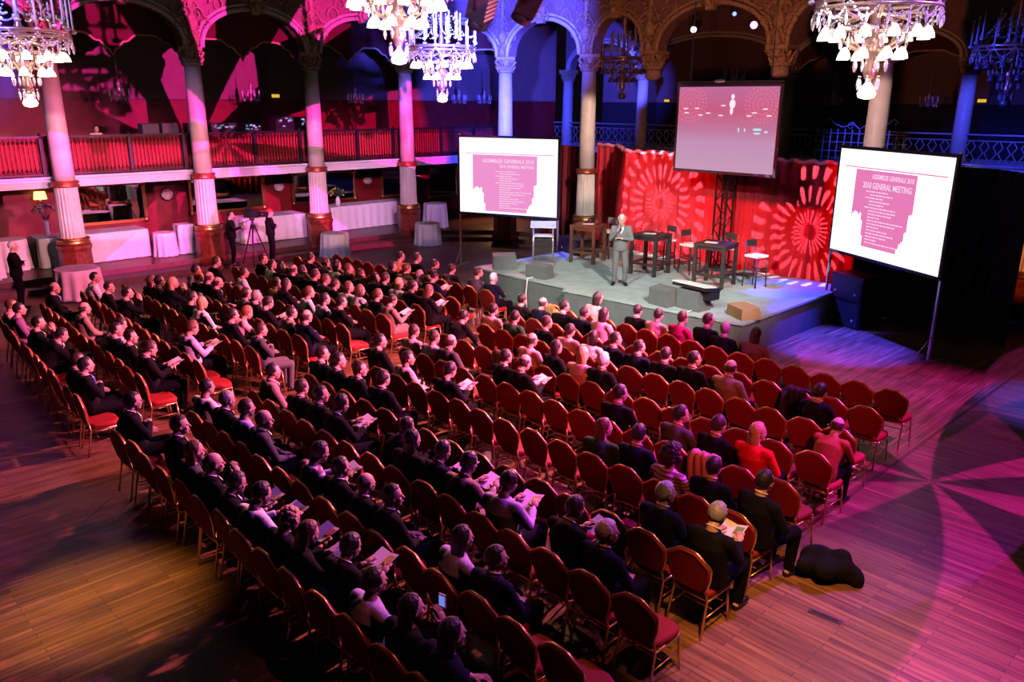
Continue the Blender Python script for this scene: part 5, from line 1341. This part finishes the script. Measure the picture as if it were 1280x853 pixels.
# audience
spot('audience_pink', (-21.8, 16.6, 6.6), (-15.5, 8.5, 1), (1, .20, .33), 7000, 72, .6, .2)
spot('audience_side_pink', (-1.0, 13.2, 6.0), (-15.5, 7.6, 1.0), (1, .15, .34), 24000, 46, .6, .15)
spot('audience_pink_2', (-7.5, 16.5, 7.4), (-10.5, 6.5, 1), (1, .22, .38), 19000, 60, .6, .2)
spot('audience_back_violet', (-2, 15.5, 9.4), (-6.5, 5.5, 1), (.60, .10, 1), 5800, 54, .7, .2)
spot('audience_top_amber', (-15, 14, 9.6), (-12, 5.5, 0), (1, .50, .22), 1000, 95, .5, .3)
spot('audience_front_red', (2.5, 3.5, 8.5), (-7.5, 11.0, .9), (1, .10, .06), 3600, 32, .7, .3)
# floor pools
spot('magenta_floor_gobo', (-3.4, 17.5, 9.5), (-3.6, 15.0, 0), (.65, .03, 1), 1500, 70, .3, .03, 'rays', (4.0, 2.2, .35))
spot('magenta_floor_gobo_3', (.5, 13, 9.5), (-3.3, 11.4, 0), (.75, .02, .85), 7000, 64, .3, .03, 'rays', (6.0, 1.6, .1))
spot('magenta_floor_gobo_2', (-10, 18.5, 9.3), (-6.0, 15.4, 0), (.40, .05, 1), 2500, 26, .4, .03, 'rays', (3.0, 2.0, -.3))
spot('blue_floor_right', (-4, 21, 9), (-4.6, 19.4, 0), BLUE, 14000, 13, .6, .1)
spot('blue_floor_right_2', (-3, 18, 9), (-2.6, 16.2, 0), BLUE, 12000, 22, .8, .1)
spot('blue_floor_centre', (-7, 16, 9), (-7.2, 16.9, 0), (.03, .03, 1), 30000, 22, .6, .1)
spot('amber_pool_left', (-8.6, .2, 7.5), (-8.3, 1.9, 0), WARM, 3200, 19, .9, .2)
spot('amber_pool_right', (-1.4, 4.2, 7.5), (-2.6, 6.9, 0), (1, .40, .14), 3600, 32, .9, .2)
spot('violet_pool_left', (-14, -1, 8), (-14.5, 1.5, 0), (.5, .08, .6), 350, 40, .9, .2)
spot('amber_steps', (-24.6, 23.2, 2.5), (-24.2, 22.6, .3), WARM, 260, 100, .7, .1)
spot('rose_on_fascia', (-9, 5, 6.0), (-25, 11, 2.7), (1, .30, .78), 7500, 40, .7, .06, 'barn', (-.26, .12))
spot('column_orange_right', (-3, 18, 3), (-5.0, 21.9, 1.3), (1, .3, .1), 600, 20, .5, .1)
for n_, tg_ in (('near', (-11.69, 8.6, 7)), ('mid', (-17.7, 14.42, 6.6)), ('right', (-5.6, 13.03, 6.8)), ('left', (-18.66, 4.67, 6.5))):
    spot('violet_on_chandelier_' + n_, (tg_[0] + 4, tg_[1] - 3.5, 9.2), tg_, (.60, .38, 1), 1800, 32, .5, .1)
spot('blue_on_dark_chandelier', (-10, 17.5, 6.2), (-6.53, 23.28, 5.9), BLUE, 1500, 22, .5, .1)
spot('blue_on_gate', (-11, 24.5, 6.5), (-12.2, 28.2, 3.7), BLUE, 1800, 30, .5, .1)
spot('red_near_rows', (-1.5, 5.5, 9.4), (-4.2, 4.0, .5), (1, .2, .15), 520, 26, .7, .1)
# world: nearly black
w = bpy.data.worlds.new('night'); bpy.context.scene.world = w; w.use_nodes = True
w.node_tree.nodes['Background'].inputs[0].default_value = (.02, .012, .03, 1); w.node_tree.nodes['Background'].inputs[1].default_value = .15
# ------------------------------------------------------------------ camera on the rear balcony
cam = bpy.data.cameras.new('camera'); co = bpy.data.objects.new('camera', cam); col.objects.link(co)
cam.sensor_width = 36; cam.lens = 1006 / 1280 * 36; cam.clip_end = 200; cam.clip_start = .1
co.location = (0, 0, 5.1); co.rotation_euler = (Matrix.Rotation(R(46), 3, 'Z') @ Matrix.Rotation(R(90 - 16.6), 3, 'X') @ Matrix.Rotation(R(.34), 3, 'Z')).to_euler()
sc = bpy.context.scene; sc.camera = co
sc.view_settings.view_transform = 'Standard'; sc.view_settings.look = 'None'; sc.view_settings.exposure = 0.0; sc.view_settings.gamma = 1.0; sc.view_settings.use_curve_mapping = False
sc.cycles.max_bounces = 5; sc.cycles.diffuse_bounces = 0; sc.cycles.glossy_bounces = 3; sc.cycles.transmission_bounces = 4
sc.cycles.caustics_reflective = False; sc.cycles.caustics_refractive = False
sc.cycles.use_denoising = True; sc.cycles.use_light_tree = True; sc.cycles.sample_clamp_indirect = 4.0
